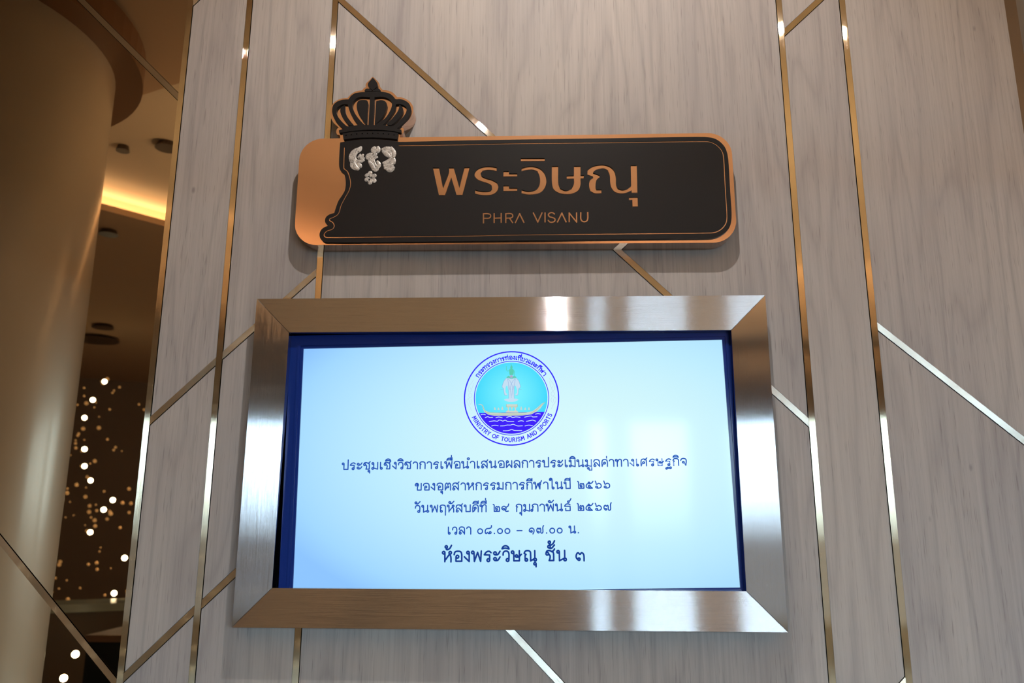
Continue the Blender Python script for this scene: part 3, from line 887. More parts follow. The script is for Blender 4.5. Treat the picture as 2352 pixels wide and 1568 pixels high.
ko_top = Pp((.08, .75), (.2, .95), (.5, 1), (.74, .9), (.8, .65), (.8, 0))
kho = [Pp((.12, 0), (.12, .6), (.2, .9), (.48, 1), (.75, .9), (.82, .65), (.82, 0))]
flick = Pp((.58, .86), (.76, .98), (.9, 1.16))
lo = [Pp((.08, .65), (.16, .92), (.46, 1), (.74, .9), (.82, .65), (.82, 0)), Cc(.22, .14, .13), Pp((.12, .24), (.2, .48), (.36, .56), (.5, .45), (.82, .05))]
ro = [Pp((.74, .84), (.55, .97), (.28, .9), (.08, .66)), Ll((.08, .64), (.6, .62), (.6, .15)), Cc(.47, .13, .13)]
pho = [Cc(.12, .87, .12), Ll((.24, .87), (.28, .02), (.6, .88), (.9, .02), (.97, 1))]
G = {
    'ป': (.82, [Cc(.13, .86, .12), Ll((.25, .86), (.25, .05), (.8, .05), (.8, 1.42))]),
    'บ': (.82, [Cc(.13, .86, .12), Ll((.25, .86), (.25, .05), (.8, .05), (.8, 1))]),
    'ษ': (1.0, [Cc(.13, .86, .12), Ll((.25, .86), (.25, .05), (.8, .05), (.8, 1)), Cc(.52, .5, .11), Pp((.55, .38), (.75, .42), (1.0, .66))]),
    'ร': (.74, ro), 'ล': (.84, lo), 'ส': (.92, lo + [flick]),
    'ะ': (.72, [Cc(.2, .78, .13), Pp((.2, .63), (.45, .65), (.7, .96)), Cc(.2, .24, .13), Pp((.2, .09), (.45, .11), (.7, .42))]),
    'ช': (.9, [Cc(.15, .7, .13), Pp((.03, .76), (.12, .94), (.32, 1), (.52, .94), (.72, .84), (.78, .68), (.78, .05)), Ll((.78, .05), (.33, .05)), Pp((.33, .05), (.42, .3), (.42, .5), (.28, .68)), Pp((.6, .88), (.78, 1.0), (.88, 1.14))]),
    'ม': (.84, [Cc(.15, .86, .12), Ll((.27, .86), (.27, .14)), Cc(.15, .13, .12), Ll((.26, .2), (.8, .03), (.8, 1))]),
    'เ': (.42, [Ll((.14, 1), (.14, .14)), Cc(.27, .13, .12)]),
    'แ': (.82, [Ll((.14, 1), (.14, .14)), Cc(.27, .13, .12), Ll((.56, 1), (.56, .14)), Cc(.69, .13, .12)]),
    'ง': (.56, [Cc(.4, .86, .12), Ll((.52, .86), (.52, .02), (.04, .46))]),
    'ว': (.7, [Pp((.08, .6), (.12, .85), (.32, .98), (.55, .93), (.66, .75), (.66, .14)), Cc(.53, .13, .13)]),
    'า': (.64, [Pp((.05, .78), (.16, .95), (.4, .98), (.58, .85), (.62, .6), (.62, 0))]),
    'ก': (.82, [Ll((.15, 0), (.15, .55), (.26, .64), (.08, .75)), ko_top]),
    'ภ': (.86, [Cc(.05, .13, .12), Ll((.17, .13), (.17, .55), (.28, .64), (.1, .75)), Pp((.1, .75), (.22, .95), (.52, 1), (.78, .9), (.84, .65), (.84, 0))]),
    'ฤ': (.82, [Cc(.27, .13, .12), Ll((.15, .13), (.15, .55), (.26, .64), (.08, .75)), Pp((.08, .75), (.2, .95), (.5, 1), (.74, .9), (.8, .65), (.8, -.42))]),
    'พ': (1.0, pho), 'ฬ': (1.06, [Cc(.12, .87, .12), Ll((.24, .87), (.28, .02), (.56, .8), (.82, .02), (.84, .6)), Cc(.8, .72, .11), Pp((.72, .84), (.92, .95), (1.04, 1.2))]),
    'ผ': (.84, [Ll((.1, .97), (.1, .02), (.46, .5), (.8, .02), (.8, 1)), Cc(.24, .86, .13)]),
    'น': (.92, [Cc(.13, .87, .12), Ll((.25, .87), (.25, .03), (.7, .24)), Cc(.81, .14, .12), Ll((.78, .24), (.78, 1))]),
    'อ': (.86, [Pp((.08, .68), (.16, .92), (.46, 1), (.75, .92), (.84, .68)), Ll((.84, .68), (.84, .05), (.26, .05), (.26, .45)), Cc(.4, .48, .13)]),
    'ค': (.84, kho + [Cc(.45, .48, .13), Ll((.33, .44), (.13, .06))]),
    'ศ': (.94, kho + [Cc(.45, .48, .13), Ll((.33, .44), (.13, .06)), flick]),
    'ต': (.84, [Pp((.12, 0), (.12, .6), (.18, .9), (.32, 1.0), (.47, .8), (.62, 1.0), (.76, .9), (.82, .62), (.82, 0)), Cc(.45, .46, .13), Ll((.33, .42), (.13, .06))]),
    'ด': (.84, kho + [Cc(.42, .52, .13), Ll((.36, .4), (.34, .16), (.13, .03))]),
    'ท': (.84, [Cc(.13, .87, .12), Ll((.25, .87), (.25, 0)), Pp((.25, .55), (.42, .88), (.6, 1), (.78, .9), (.8, .6), (.8, 0))]),
    'ห': (.9, [Cc(.13, .87, .12), Ll((.25, .87), (.25, .02)), Pp((.25, .12), (.5, .45), (.72, .74)), Cc(.78, .86, .12), Pp((.7, .74), (.82, .55), (.86, .3), (.86, 0))]),
    'ข': (.82, [Cc(.14, .78, .13), Pp((.03, .86), (.14, 1), (.36, .96), (.42, .76), (.34, .55), (.3, .3), (.3, .05)), Ll((.3, .05), (.8, .05), (.8, 1))]),
    'จ': (.8, [Pp((.06, .72), (.2, .95), (.5, 1), (.74, .88), (.78, .62), (.7, .03)), Cc(.4, .47, .12), Ll((.5, .4), (.7, .03))]),
    'ฐ': (.76, ro + [Cc(.14, -.4, .1), Pp((.2, -.32), (.32, -.22), (.42, -.4), (.54, -.28), (.62, -.42), (.76, -.36), (.74, -.2), (.6, -.2))]),
    'ธ': (.84, [Pp((.8, .85), (.55, 1), (.25, .92), (.1, .7)), Ll((.1, .66), (.8, .64), (.8, .05), (.22, .05), (.22, .38))]),
    'ณ': (1.3, [Cc(.29, .13, .12), Ll((.17, .13), (.17, .55), (.27, .64), (.08, .75)), Pp((.08, .75), (.2, .95), (.48, 1), (.68, .9), (.72, .6), (.72, .03)), Ll((.72, .03), (1.08, .24)), Cc(1.17, .14, .12), Ll((1.14, .24), (1.14, 1))]),
    'ย': (.8, [Cc(.13, .88, .11), Pp((.24, .86), (.3, .72), (.16, .58), (.14, .4), (.14, .05)), Ll((.14, .05), (.76, .05), (.76, 1))]),
    'ใ': (.6, [Cc(.1, 1.3, .1), Pp((.0, 1.36), (.1, 1.52), (.28, 1.5), (.34, 1.3), (.34, .14)), Cc(.47, .13, .12)]),
    '๐': (.8, [Cc(.4, .38, .34)]),
    '๑': (.82, [Cc(.38, .3, .11), Pp((.28, .22), (.1, .3), (.12, .58), (.4, .76), (.7, .6), (.74, .3), (.58, -.06))]),
    '๒': (.9, [Pp((.04, 1.02), (.14, .95), (.16, .8), (.16, .05)), Ll((.16, .05), (.84, .05)), Pp((.84, .05), (.84, .5), (.74, .72), (.6, .62), (.48, .73), (.36, .6), (.36, .4)), Cc(.48, .33, .11)]),
    '๓': (.9, [Cc(.34, .16, .11), Pp((.24, .1), (.08, .3), (.1, .6), (.26, .76), (.45, .62), (.62, .76), (.8, .62), (.84, .4), (.84, 0))]),
    '๕': (.98, [Pp((.86, .05), (.4, .05), (.1, .18), (.08, .5), (.3, .72), (.55, .7), (.8, .8), (.96, 1.02)), Cc(.46, .34, .13), Pp((.58, .3), (.7, .18), (.86, .06)), Cc(.42, .82, .1)]),
    '๖': (.92, [Pp((.08, 1.04), (.16, .82), (.24, .58), (.5, .72), (.76, .6), (.84, .36), (.74, .12), (.4, .04), (.22, .08)), Cc(.24, .2, .13)]),
    '๗': (1.05, [Cc(.3, .18, .11), Pp((.2, .12), (.08, .32), (.1, .6), (.25, .74), (.4, .6), (.52, .74), (.62, .55), (.62, .14), (.78, .04), (.92, .2), (.92, .85), (1.02, 1.1))]),
    '๘': (.98, [Pp((.96, 1.16), (.9, .86), (.6, .76), (.25, .7), (.08, .4), (.2, .04), (.38, .2), (.54, .05), (.72, .05)), Cc(.78, .18, .13)]),
    '๙': (.98, [Cc(.3, .34, .12), Pp((.2, .27), (.05, .42), (.14, .66), (.36, .74), (.56, .6), (.6, .34), (.5, .14), (.66, .03), (.9, .06)), Pp((.58, .6), (.84, .74), (.95, 1.06))]),
    '.': (.3, [Cc(.15, .06, .02)]), '–': (.8, [Ll((.05, .42), (.75, .42))]), ' ': (.42, []),
}
G['ำ'] = (.64, [Cc(-.22, 1.36, .13)] + G['า'][1])
UP = {  # marks, placed from the right edge of the letter before
    'ิ': [Pp((-.72, 1.2), (-.6, 1.4), (-.36, 1.48), (-.12, 1.38), (-.02, 1.18)), Pp((-.72, 1.2), (-.4, 1.26), (-.02, 1.18))],
    'ั': [Cc(-.56, 1.36, .12), Pp((-.6, 1.24), (-.35, 1.2), (-.02, 1.52))],
    '้': [Cc(-.52, 1.42, .11), Pp((-.42, 1.36), (-.5, 1.18), (-.2, 1.25), (0, 1.56))],
    '่': [Ll((-.1, 1.2), (-.1, 1.44))],
    '์': [Cc(-.25, 1.3, .11), Pp((-.16, 1.36), (-.02, 1.5), (.08, 1.72))],
    'ุ': [Cc(-.16, -.24, .11), Ll((-.05, -.24), (-.05, -.52))],
    'ู': [Cc(-.46, -.24, .11), Ll((-.36, -.24), (-.34, -.5), (-.02, -.5), (-.02, -.16))],
}
UP['ี'] = UP['ิ'] + [Ll((-.02, 1.18), (-.02, 1.54))]
UP['ื'] = UP['ิ'] + [Ll((-.02, 1.18), (-.02, 1.54)), Ll((-.2, 1.3), (-.2, 1.54))]
# plain capitals for the seal
G.update({
    'M': (.95, [Ll((.08, 0), (.16, 1), (.47, .3), (.79, 1), (.87, 0))]), 'I': (.32, [Ll((.16, 0), (.16, 1))]), 'N': (.84, [Ll((.1, 0), (.1, 1), (.74, 0), (.74, 1))]),
    'S': (.72, [Pp((.62, .85), (.45, .98), (.2, .95), (.1, .75), (.25, .56), (.5, .46), (.64, .26), (.5, .04), (.24, .02), (.07, .16))]), 'T': (.74, [Ll((.04, .97), (.7, .97)), Ll((.37, .97), (.37, 0))]),
    'R': (.78, [Ll((.1, 0), (.1, .97)), Pp((.1, .97), (.5, .95), (.66, .74), (.5, .52), (.1, .48)), Ll((.4, .5), (.7, 0))]), 'Y': (.76, [Ll((.04, 1), (.38, .48), (.72, 1)), Ll((.38, .48), (.38, 0))]),
    'O': (.92, [Cc(.46, .5, .44)]), 'F': (.66, [Ll((.1, 0), (.1, .97), (.6, .97)), Ll((.1, .52), (.54, .52))]), 'U': (.84, [Pp((.1, 1), (.1, .35), (.22, .06), (.42, .02), (.62, .06), (.74, .35), (.74, 1))]),
    'A': (.84, [Ll((.04, 0), (.42, 1), (.8, 0)), Ll((.18, .34), (.66, .34))]), 'D': (.86, [Ll((.1, 0), (.1, .97)), Pp((.1, .97), (.5, .94), (.76, .7), (.76, .3), (.5, .04), (.1, .02))]), 'P': (.74, [Ll((.1, 0), (.1, .97)), Pp((.1, .97), (.5, .95), (.66, .72), (.5, .48), (.1, .44))]),
})


def layout(text, gap=.17, sp_=1.0):
    """strokes of the whole line in letter-height units, and its length"""
    x, out, prev, high = 0.0, [], 0.0, False
    for ch in text:
        if ch in UP:
            dy = 0.0
            if ch in '่้์' and high: dy = .44 if ch == '่' else .36
            if ch in 'ิีืั': high = True
            out.append((prev, dy, UP[ch]))
            continue
        w, s = G[ch]
        if ch == ' ': w *= sp_
        high = False
        out.append((x, 0.0, s))
        prev = x + w
        x += w + gap
    return out, x - gap


def draw(bm, strokes, place, w, y):
    for ox, oy, glyph in strokes:
        for s in glyph:
            if s[0] == 'c':
                _, cx, cy, r = s
                pts = [(cx + r * math.cos(k * math.pi / 8), cy + r * math.sin(k * math.pi / 8)) for k in range(16)]
                ribbon(bm, [place(ox + a, oy + b) for a, b in pts], w, y, True)
            else:
                pts = open_smooth(s[1], 6) if s[0] == 'p' else s[1]
                ribbon(bm, [place(ox + a, oy + b) for a, b in pts], w, y)


def text_line(text, pl_, pr_, h_px, w_px, material, label, gap=.17, sp_=1.0):
    y = YSC - 0.0006
    a, b = Vector(xz(*pl_, y)), Vector(xz(*pr_, y))
    strokes, total = layout(text, gap, sp_)
    d = (b - a) / total
    k = 1.79 / FPX                      # metres per pixel at the screen
    up = Vector((-d.y, d.x)).normalized() * (h_px * k)
    bm = bmesh.new()
    draw(bm, strokes, lambda s, t: tuple(a + d * s + up * t), w_px * k, y)
    return tag(link('text_line', bm, material, screen), label)


text_line('ประชุมเชิงวิชาการเพื่อนำเสนอผลการประเมินมูลค่าทางเศรษฐกิจ', (785.5, 1078.5), (1577, 1068.5), 15.5, 2.65, INK_BLUE, 'first line of blue Thai text', .2)
text_line('ของอุตสาหกรรมการกีฬาในปี ๒๕๖๖', (953.5, 1126), (1402, 1121), 15.5, 2.65, INK_BLUE, 'second line of blue Thai text', .2, 1.3)
text_line('วันพฤหัสบดีที่ ๒๙ กุมภาพันธ์ ๒๕๖๗', (952.5, 1176.5), (1405, 1172), 15.5, 2.65, INK_BLUE, 'third line of blue Thai text with a date', .2, 1.1)
text_line('เวลา ๐๘.๐๐ – ๑๗.๐๐ น.', (1027.5, 1226.5), (1331, 1224), 15.5, 2.65, INK_BLUE, 'fourth line of blue Thai text with times', .24, 1.0)
text_line('ห้องพระวิษณุ ชั้น ๓', (1016, 1290), (1343, 1287.5), 22.5, 3.7, INK_NAVY, 'larger bold last line of Thai text', .2, 1.25)

# --- round emblem at the top of the screen
ZE = lambda p: (1040 + p[0] / 6.271, 790 + p[1] / 6.271)
YE = YSC - 0.0004
EC = Vector(xz(*ZE((845, 773)), YE))
ER = (Vector(xz(*ZE((1524, 773)), YE)) - Vector(xz(*ZE((168, 773)), YE))).length / 2   # radius of the outer ring's centre line
up_ = Vector((-st, ct)); rt_ = Vector((ct, st))
circ = lambda r, n=72: [tuple(EC + rt_ * (r * math.cos(2 * math.pi * k / n)) + up_ * (r * math.sin(2 * math.pi * k / n))) for k in range(n)]
pxm = ER / 678.0                                       # metres per zoomed pixel
bm = bmesh.new()
sheet(bm, circ(ER + 9.5 * pxm), YE, [circ(ER - 9.5 * pxm)])
sheet(bm, circ(542 * pxm), YE, [circ(531 * pxm)])
emblem = tag(link('emblem', bm, INK_VIOLET, screen), 'round blue ministry seal')
bm = bmesh.new(); sheet(bm, circ(518 * pxm), YE)
tag(link('emblem_sky', bm, INK_CYAN, emblem), 'turquoise disc of the seal')
y2, y3, y4 = YE - 0.0002, YE - 0.0004, YE - 0.0006
zc = lambda pts, y: [xz(*ZE(p), y) for p in pts]
a0 = math.asin(212 / 518)
sea = [tuple(EC + rt_ * (518 * pxm * math.cos(a)) + up_ * (518 * pxm * math.sin(a))) for a in [math.pi + a0 + (math.pi - 2 * a0) * k / 40 for k in range(41)]]
bm = bmesh.new(); sheet(bm, sea, y2)
tag(link('emblem_sea', bm, INK_SEA, emblem), 'deep violet blue sea of the seal')
bm = bmesh.new()
for wv in ([(405, 1018), (435, 1010), (470, 1018)], [(465, 1060), (505, 1045), (530, 1056), (575, 1054)], [(620, 1060), (660, 1050), (712, 1060)], [(775, 1055), (830, 1042), (860, 1056), (905, 1048), (970, 1054)], [(1035, 1052), (1085, 1040), (1135, 1036), (1150, 1048), (1215, 1046)],
           [(1190, 1008), (1225, 1000), (1262, 1006)], [(525, 1115), (600, 1105), (645, 1110), (660, 1095), (700, 1098), (720, 1108), (755, 1095), (785, 1112), (880, 1115)], [(942, 1112), (990, 1103), (1020, 1110)], [(1060, 1112), (1110, 1102), (1150, 1095), (1195, 1110)],
           [(560, 1178), (605, 1168), (655, 1176)], [(685, 1178), (745, 1175), (780, 1165), (830, 1165), (870, 1155), (905, 1168), (935, 1178), (1005, 1176)], [(1040, 1178), (1095, 1166), (1150, 1176)], [(725, 1248), (800, 1245), (850, 1230), (885, 1242), (995, 1245)]):
    ribbon(bm, zc(open_smooth(wv, 4), y3), 8.5 * pxm, y3)
tag(link('emblem_waves', bm, INK_WHITE, emblem), 'white wave crests')
boat = [(355, 868), (400, 862), (435, 880), (452, 930), (470, 960), (540, 985), (700, 990), (840, 988), (1050, 985), (1150, 965), (1230, 905), (1280, 858), (1335, 832), (1300, 870), (1262, 925), (1210, 970), (1130, 1012), (1000, 1028), (840, 1032), (600, 1032), (510, 1015), (455, 978), (435, 930), (425, 888), (400, 874)]
bm = bmesh.new(); sheet(bm, zc(boat, y3), y3)
for ped in ([(772, 865), (930, 865), (930, 905), (772, 905)], [(775, 960), (930, 960), (945, 985), (765, 985)], [(785, 908), (815, 908), (806, 940), (812, 960), (790, 960), (795, 940)], [(835, 908), (866, 908), (856, 940), (852, 960), (846, 940)], [(886, 908), (918, 908), (908, 940), (914, 960), (890, 960), (895, 940)]):
    sheet(bm, zc(ped, y3), y3)
for (cx, hh) in ((605, 40), (658, 34), (713, 50), (985, 52), (1043, 36), (1097, 40)):
    sheet(bm, zc([(cx - 15, 944), (cx - 8, 944 - hh * .6), (cx, 944 - hh), (cx + 8, 944 - hh * .6), (cx + 15, 944)], y3), y3)
tag(link('emblem_boat', bm, INK_CREAM, emblem), 'cream barge with pedestal')
bm = bmesh.new()
for ln in ([(425, 880), (445, 930), (475, 975), (540, 1010), (700, 1020), (900, 1020), (1060, 1015)], [(500, 985), (700, 992), (900, 992), (1060, 986)], [(1120, 1000), (1200, 950), (1260, 890), (1330, 834)], [(772, 868), (772, 902)], [(930, 868), (930, 902)], [(775, 905), (928, 905)]):
    ribbon(bm, zc(open_smooth(ln, 4), y4), 6 * pxm, y4)
link('emblem_boat_trim', bm, INK_GOLD, emblem)
ele = [(845, 478), (905, 480), (945, 520), (965, 575), (972, 625), (950, 640), (945, 690), (935, 735), (910, 738), (900, 720), (918, 712), (925, 660), (905, 600), (890, 600), (882, 680), (884, 770), (888, 800), (800, 800), (806, 770), (806, 690), (786, 600), (770, 600), (758, 650), (768, 708), (785, 715), (778, 738), (748, 736),
       (735, 690), (728, 640), (712, 620), (722, 570), (745, 515), (785, 480)]
bm = bmesh.new(); sheet(bm, zc(rnd(ele, 3, 60), y3), y3)
cl = [(735, 802), (775, 785), (845, 792), (910, 785), (948, 800), (910, 822), (845, 832), (780, 824)]
sheet(bm, zc(rnd(cl, 3, 60), y3), y3)
tag(link('emblem_elephant', bm, INK_PALE, emblem), 'white three headed elephant on a cloud')
bm = bmesh.new()
for ln in ([(785, 482), (745, 520), (722, 572), (712, 620), (730, 640), (738, 695), (752, 736), (782, 736)], [(905, 482), (945, 522), (966, 576), (972, 622), (950, 642), (944, 692), (932, 736), (904, 735)], [(790, 505), (800, 560), (806, 690), (806, 780)], [(900, 505), (890, 560), (882, 690), (886, 780)],
           [(845, 560), (832, 620), (838, 740), (845, 770)], [(845, 560), (858, 620), (852, 740)], [(790, 500), (820, 525), (845, 560), (870, 525), (900, 500)], [(690, 655), (725, 648)], [(990, 655), (955, 648)], [(800, 480), (845, 500), (890, 480)], [(812, 600), (822, 660)], [(878, 600), (868, 660)]):
    ribbon(bm, zc(open_smooth(ln, 4), y4), 5 * pxm, y4)
link('emblem_elephant_lines', bm, INK_LINE, emblem)
bm = bmesh.new()
for fg in ([(815, 360), (845, 355), (872, 362), (880, 400), (868, 445), (820, 445), (812, 400)], [(845, 300), (862, 330), (858, 355), (830, 355), (828, 330)], [(772, 480), (800, 455), (845, 470), (890, 455), (918, 480), (900, 492), (790, 492)]):
    sheet(bm, zc(rnd(fg, 3, 60), y4), y4)
for ln in ([(820, 370), (790, 390), (775, 370), (772, 320)], [(870, 370), (888, 395), (884, 440), (890, 470)], [(838, 282), (840, 305)]):
    ribbon(bm, zc(open_smooth(ln, 4), y4), 7 * pxm, y4)
tag(link('emblem_rider', bm, INK_GREEN, emblem), 'green seated rider')
bm = bmesh.new(); sheet(bm, zc(rnd([(815, 460), (845, 445), (872, 460), (860, 480), (828, 480)], 3, 60), y4 - 0.0001), y4 - 0.0001)
link('emblem_saddle', bm, INK_ROSE, emblem)
# side ornaments
ORN = ([(298, 515), (270, 560), (245, 590), (225, 650), (240, 690), (265, 670), (255, 630)], [(295, 560), (285, 620), (262, 660)], [(250, 700), (225, 735), (250, 770), (275, 735), (250, 700)], [(250, 770), (205, 800), (215, 860), (245, 900), (268, 955)], [(262, 790), (275, 830), (250, 870)], [(225, 790), (240, 830), (232, 860)])
for flip in (False, True):
    bm = bmesh.new()
    for ln in ORN:
        pts = [((1690 - x) if flip else x, y - (22 if flip else 0)) for x, y in ln]
        ribbon(bm, zc(open_smooth(pts, 4), YE), 7 * pxm, YE)
    tag(link('emblem_ornament', bm, INK_PALE, emblem), 'pale scroll ornament on the %s of the seal' % ('right' if flip else 'left'))
# seal lettering on arcs
bm = bmesh.new()


def arc_text(text, r, a_start, a_end, hgt, inward, wid):
    """letters along a circle; inward: feet towards the centre"""
    strokes, total = layout(text, .17, 1.0)
    def place(s, t):
        a = math.radians(a_start + (a_end - a_start) * s / total)
        rr = (r + t * hgt) if inward else (r - t * hgt)
        return tuple(EC + rt_ * (rr * pxm * math.cos(a)) + up_ * (rr * pxm * math.sin(a)))
    draw(bm, strokes, place, wid * pxm, YE)


arc_text('กระทรวงการท่องเที่ยวและกีฬา', 562, 147.5, 33.5, 50, True, 12)
arc_text('MINISTRY OF TOURISM AND SPORTS', 632, 205.5, 336.5, 58, False, 12)
tag(link('emblem_lettering', bm, INK_VIOLET, emblem), 'blue Thai and English letters round the seal')

# ------------------------------------------------------------------ the lobby behind the camera (seen in the mirror and in the metal)
RX0, RX1, RY0 = -9.0, 7.0, -9.0
bm = bmesh.new(); box(bm, RX0, RX1, RY0, 0.3, -0.1, -0.0005)
tag(link('floor', bm, FLOOR), 'brown stone lobby floor', kind='structure')
bm = bmesh.new(); box(bm, RX1, RX1 + 0.1, RY0, 0.3, 0, 3.7); tag(link('wall_right', bm, PAINT), kind='structure')
bm = bmesh.new(); box(bm, RX0 - 0.1, RX0, RY0, 0.3, 0, 3.7); tag(link('wall_left', bm, PAINT), kind='structure')
bm = bmesh.new(); box(bm, RX0, XL, 0.0, 0.1, 0, 3.7); box(bm, XF + 1.2, RX1, 0.0, 0.1, 0, 3.7); box(bm, XL, XF + 1.2, 0.05, 0.1, ZT, 3.7); box(bm, XF + 0.03, XF + 1.2, 0.091, 0.2, 0, ZT)
tag(link('wall_front_plaster', bm, PAINT), kind='structure')
# rear wall with window openings
bm = bmesh.new()
edges = [RX0] + [v for w in WINS for v in w] + [RX1]
for i in range(0, len(edges), 2):
    box(bm, edges[i], edges[i + 1], RY0 - 0.15, RY0, 0, 3.7)
for a, b in WINS:
    box(bm, a, b, RY0 - 0.15, RY0, 0, WIN_Z0); box(bm, a, b, RY0 - 0.15, RY0, WIN_Z1, 3.7)
tag(link('wall_rear', bm, PAINT), kind='structure')
for i, (a, b) in enumerate(WINS):
    bm = bmesh.new()
    f = 0.03
    for q in ((a, a + f, WIN_Z0, WIN_Z1), (b - f, b, WIN_Z0, WIN_Z1), (a, b, WIN_Z0, WIN_Z0 + f), (a, b, WIN_Z1 - f, WIN_Z1)):
        box(bm, q[0], q[1], RY0 - 0.08, RY0 - 0.04, q[2], q[3])
    w = tag(link('window_%d' % (i + 1), bm, WHITEFR), kind='structure')
    bm = bmesh.new(); box(bm, a + f, b - f, RY0 - 0.062, RY0 - 0.058, WIN_Z0 + f, WIN_Z1 - f)
    link('pane', bm, GLASS, w)
# ceilings: the higher one, the low one beyond the cove, the soffit by the wall
big = [(RX0, 0.0), (RX1, 0.0), (RX1, RY0), (RX0, RY0)]


def half(poly, p, n):
    return clip(poly, p, n, 0.0)


bm = bmesh.new(); prism(bm, half(big, CO_A, CO_N), 3.6, 3.7)
tag(link('ceiling', bm, CEIL), 'warm lit lobby ceiling', kind='structure')
bm = bmesh.new(); prism(bm, half(big, CO_A, -CO_N), 3.50, 3.7)
e0, e1 = CO_A - CO_D * 3.7, CO_A + CO_D * 8.0
prism(bm, [tuple(e0), tuple(e1), tuple(e1 + CO_N * 0.14), tuple(e0 + CO_N * 0.14)], 3.46, 3.50)
tag(link('ceiling_low', bm, CEIL_LOW), 'brown lower ceiling beyond the cove', kind='structure')
e0, e1 = C2_A - C2_D * 2.6, C2_A + C2_D * 4.2
bm = bmesh.new(); prism(bm, [tuple(e0), tuple(e1), (e1.x, RY0), (e0.x, RY0)], 3.15, 3.6)
prism(bm, [tuple(e0), tuple(e1), tuple(e1 + C2_N * 0.16), tuple(e0 + C2_N * 0.16)], 3.31, 3.35)
tag(link('ceiling_bulkhead', bm, BULK), 'brown bulkhead with a lit cove in front of the windows', kind='structure')
SA, SD = Vector((-1.82, -1.41)), Vector((0.265, 0.12)).normalized()
SN = Vector((-SD.y, SD.x))
bm = bmesh.new(); prism(bm, half([(-5.0, 0.0), (1.25, 0.0), (1.25, -3), (-5.0, -3)], SA, SN), 3.45, 3.6)
tag(link('ceiling_soffit', bm, CEIL_LOW), 'brown soffit along the wood wall', kind='structure')

# downlights and detectors in the ceilings
def disc_light(name, x, y, z, r, m_, lab, cat):
    bm = bmesh.new()
    bmesh.ops.create_cone(bm, cap_ends=True, segments=24, radius1=r, radius2=r * 0.8, depth=0.03, matrix=Matrix.Translation((x, y, z - 0.015)))
    return tag(link(name, bm, m_), lab, cat, 'ceiling fittings')


def mir(u, v, z):
    """the real spot on a ceiling of height z that the mirror shows at pixel (u, v)"""
    d = ray(u, v); t = (z - CAM.z) / d.z; p = CAM + d * t
    return p.x, -p.y


for (u, v, z, r, lab) in ((283, 335, 3.6, 0.035, 'small dark ceiling sprinkler rose before the cove'), (384, 329, 3.6, 0.06, 'dark recessed ceiling downlight before the cove'), (250, 529, 3.5, 0.06, 'dark ceiling downlight beyond the cove'),
                          (237, 746, 3.5, 0.10, 'faint far ceiling fitting'), (222, 775, 3.5, 0.22, 'wide far ceiling vent rose')):
    x, y = mir(u, v, z)
    disc_light('ceiling_fitting', x, y, z, r, DARKWOOD, lab, 'ceiling light')

def lathe(bm, prof, cx, cy, n=72):
    rings = [[bm.verts.new((cx + r * math.cos(2 * math.pi * k / n), cy + r * math.sin(2 * math.pi * k / n), z)) for k in range(n)] for r, z in prof]
    for a, b in zip(rings, rings[1:]):
        for k in range(n):
            bm.faces.new([a[k], a[(k + 1) % n], b[(k + 1) % n], b[k]])


for (lx, ly, lz) in ((0.063, -1.125, 3.6), (2.4, -3.4, 3.6), (-0.6, -4.6, 3.6), (5.2, -2.4, 3.6), (-5.4, -3.4, 3.5), (-3.4, -6.4, 3.5)):  # first ring is the wall washer's, the others dress the added fill spots
    bm = bmesh.new(); lathe(bm, [(0.058, lz), (0.055, lz - 0.012), (0.075, lz - 0.014), (0.078, lz)], lx, ly, 32)
    tag(link('downlight', bm, WHITEFR), 'downlight ring in the lobby ceiling, added except at the wall washer', 'ceiling light', 'lit lobby downlights')

# round column with a stepped ring, standing left of the camera
CX, CY, CR = -2.22, -0.763, 0.606


col = empty('column', (CX, CY, 0)); tag(col, 'large round champagne coloured lobby column', kind='structure')
bm = bmesh.new(); lathe(bm, [(CR, 0.0), (CR, 3.3)], CX, CY); link('column_shaft', bm, COLUMN, col, True)
bm = bmesh.new(); lathe(bm, [(CR - .01, 3.3), (CR + .099, 3.3), (CR + .099, 3.42), (CR + .02, 3.42), (CR + .02, 3.449)], CX, CY); link('column_ring', bm, RING, col)

# far wall with hanging lights
FA, FD = Vector((-6.0, -8.54)), Vector((0.62, -0.34)).normalized()
FN = Vector((-FD.y, FD.x))
bm = bmesh.new(); prism(bm, [tuple(FA - FD * 3.3), tuple(FA + FD * 0.9), tuple(FA + FD * 0.9 - FN * 0.1), tuple(FA - FD * 3.3 - FN * 0.1)], 0, 3.5)
FARW = mat('dark_brown_drape', (0.27, 0.205, 0.155), 0.6)
tag(link('wall_far', bm, FARW), 'dark brown far wall behind the hanging lights', kind='structure')
BULB = mat('lit_bulb', (1, .9, .7), 0.4, emit=(1.0, 0.88, 0.60), estr=24.0)
BEAD = mat('amber_bead', (0.60, 0.38, 0.18), 0.3, emit=(1.0, 0.55, 0.2), estr=0.3)


def virt(u, v, dist):
    """real position of what the mirror shows at pixel (u, v), dist metres along the view"""
    d = ray(u, v).normalized(); p = CAM + d * dist
    return Vector((p.x, -p.y, p.z))


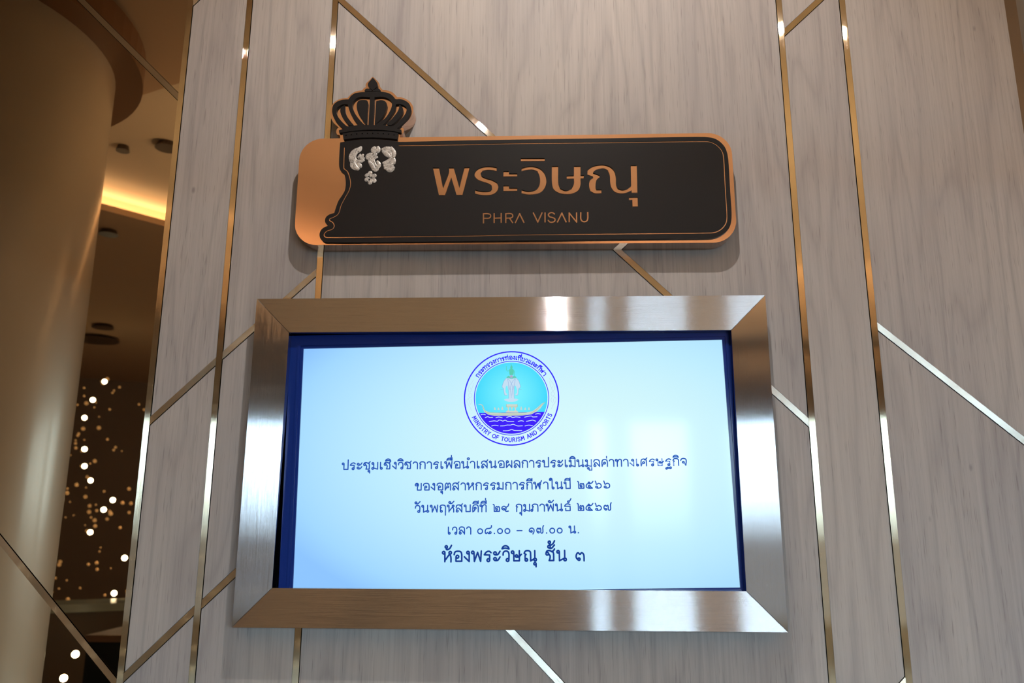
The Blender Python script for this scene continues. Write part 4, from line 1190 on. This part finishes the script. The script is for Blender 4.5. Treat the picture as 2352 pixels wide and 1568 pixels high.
lights = empty('light_string', virt(240, 1150, 8.6)); tag(lights, 'hanging strings of small warm lights reflected in the mirror', 'string lights')
for (u, v, d_) in ((240, 876, 8.8), (213, 918, 8.7), (194, 959, 8.9), (194, 1031, 8.6), (194, 1070, 8.6), (208, 1103, 8.8), (259, 1148, 8.3), (238, 1170, 8.4), (207, 1222, 8.6), (286, 1281, 8.0), (262, 1362, 8.2), (264, 1431, 8.2), (173, 1502, 6.2), (146, 1557, 6.2)):
    p = virt(u, v, d_)
    bm = bmesh.new(); bmesh.ops.create_uvsphere(bm, u_segments=12, v_segments=8, radius=0.022, matrix=Matrix.Translation(p))
    link('bulb', bm, BULB, lights, True)
bm = bmesh.new()
for k in range(150):
    u = random.uniform(120, 335); v = 870 + 690 * random.random() ** 1.2
    p = virt(u, v, random.uniform(8.9, 9.5))
    bmesh.ops.create_icosphere(bm, subdivisions=1, radius=random.uniform(0.008, 0.022), matrix=Matrix.Translation(p))
o = link('bead', bm, BEAD, lights); o['kind'] = 'stuff'

# reception counter and a dark cabinet at the far left
cp = virt(222, 1395, 7.5)
ctr = empty('reception_counter', (cp.x, cp.y, 0)); tag(ctr, 'dark reception counter with a pale glass top edge', 'counter')
c2 = Vector((cp.x, cp.y))
quad = lambda a, w0, w1: [tuple(c2 - FD * a - FN * w0), tuple(c2 + FD * a - FN * w0), tuple(c2 + FD * a + FN * w1), tuple(c2 - FD * a + FN * w1)]
bm = bmesh.new(); prism(bm, quad(1.0, 0.4, -0.03), 0, cp.z - 0.03); link('counter_body', bm, mat('brown_counter', (0.14, 0.10, 0.06), 0.4), ctr)
bm = bmesh.new(); prism(bm, quad(1.05, 0.45, 0.0), cp.z - 0.03, cp.z + 0.03); link('counter_top', bm, mat('green_glass_edge', (0.42, 0.48, 0.40), 0.2), ctr)
kp = virt(262, 1466, 5.9)
cab = empty('cabinet', (kp.x - 0.2, kp.y - 0.25, 0)); tag(cab, 'black low cabinet with a wooden top rim', 'cabinet')
bm = bmesh.new(); box(bm, kp.x - 0.17, kp.x + 0.6, kp.y - 0.5, kp.y, 0, kp.z - 0.02); link('cabinet_body', bm, mat('black_lacquer', (0.008, 0.008, 0.009), 0.3), cab)
bm = bmesh.new(); box(bm, kp.x - 0.18, kp.x + 0.61, kp.y - 0.51, kp.y + 0.01, kp.z - 0.02, kp.z + 0.02); link('cabinet_top', bm, mat('brown_rim', (0.25, 0.14, 0.08), 0.4), cab)

fill_bar = empty('added_uplight_bar', ((FILL_BAR[0] + FILL_BAR[1]) / 2, FILL_BAR[2], FILL_BAR[3])); tag(fill_bar, 'added slim uplight bar behind the photographer, brightening the ceiling', 'pendant light')  # unseen bar that carries the added ceiling uplight
bm = bmesh.new(); box(bm, FILL_BAR[0], FILL_BAR[1], FILL_BAR[2] - 0.03, FILL_BAR[2] + 0.03, FILL_BAR[3], FILL_BAR[3] + 0.05); link('uplight_bar_body', bm, RING, fill_bar)
for px_ in (FILL_BAR[0] + 0.6, FILL_BAR[1] - 0.6):
    bm = bmesh.new(); box(bm, px_ - 0.003, px_ + 0.003, FILL_BAR[2] - 0.003, FILL_BAR[2] + 0.003, FILL_BAR[3] + 0.05, 3.6); link('uplight_bar_rod', bm, DARKWOOD, fill_bar)

# interior column between the rear windows
bm = bmesh.new(); lathe(bm, [(0.13, 0.0), (0.13, 3.6)], 2.23, -8.6, 32)
tag(link('column_rear', bm, PAINT, None, True), 'slim round column between the rear windows', kind='structure')
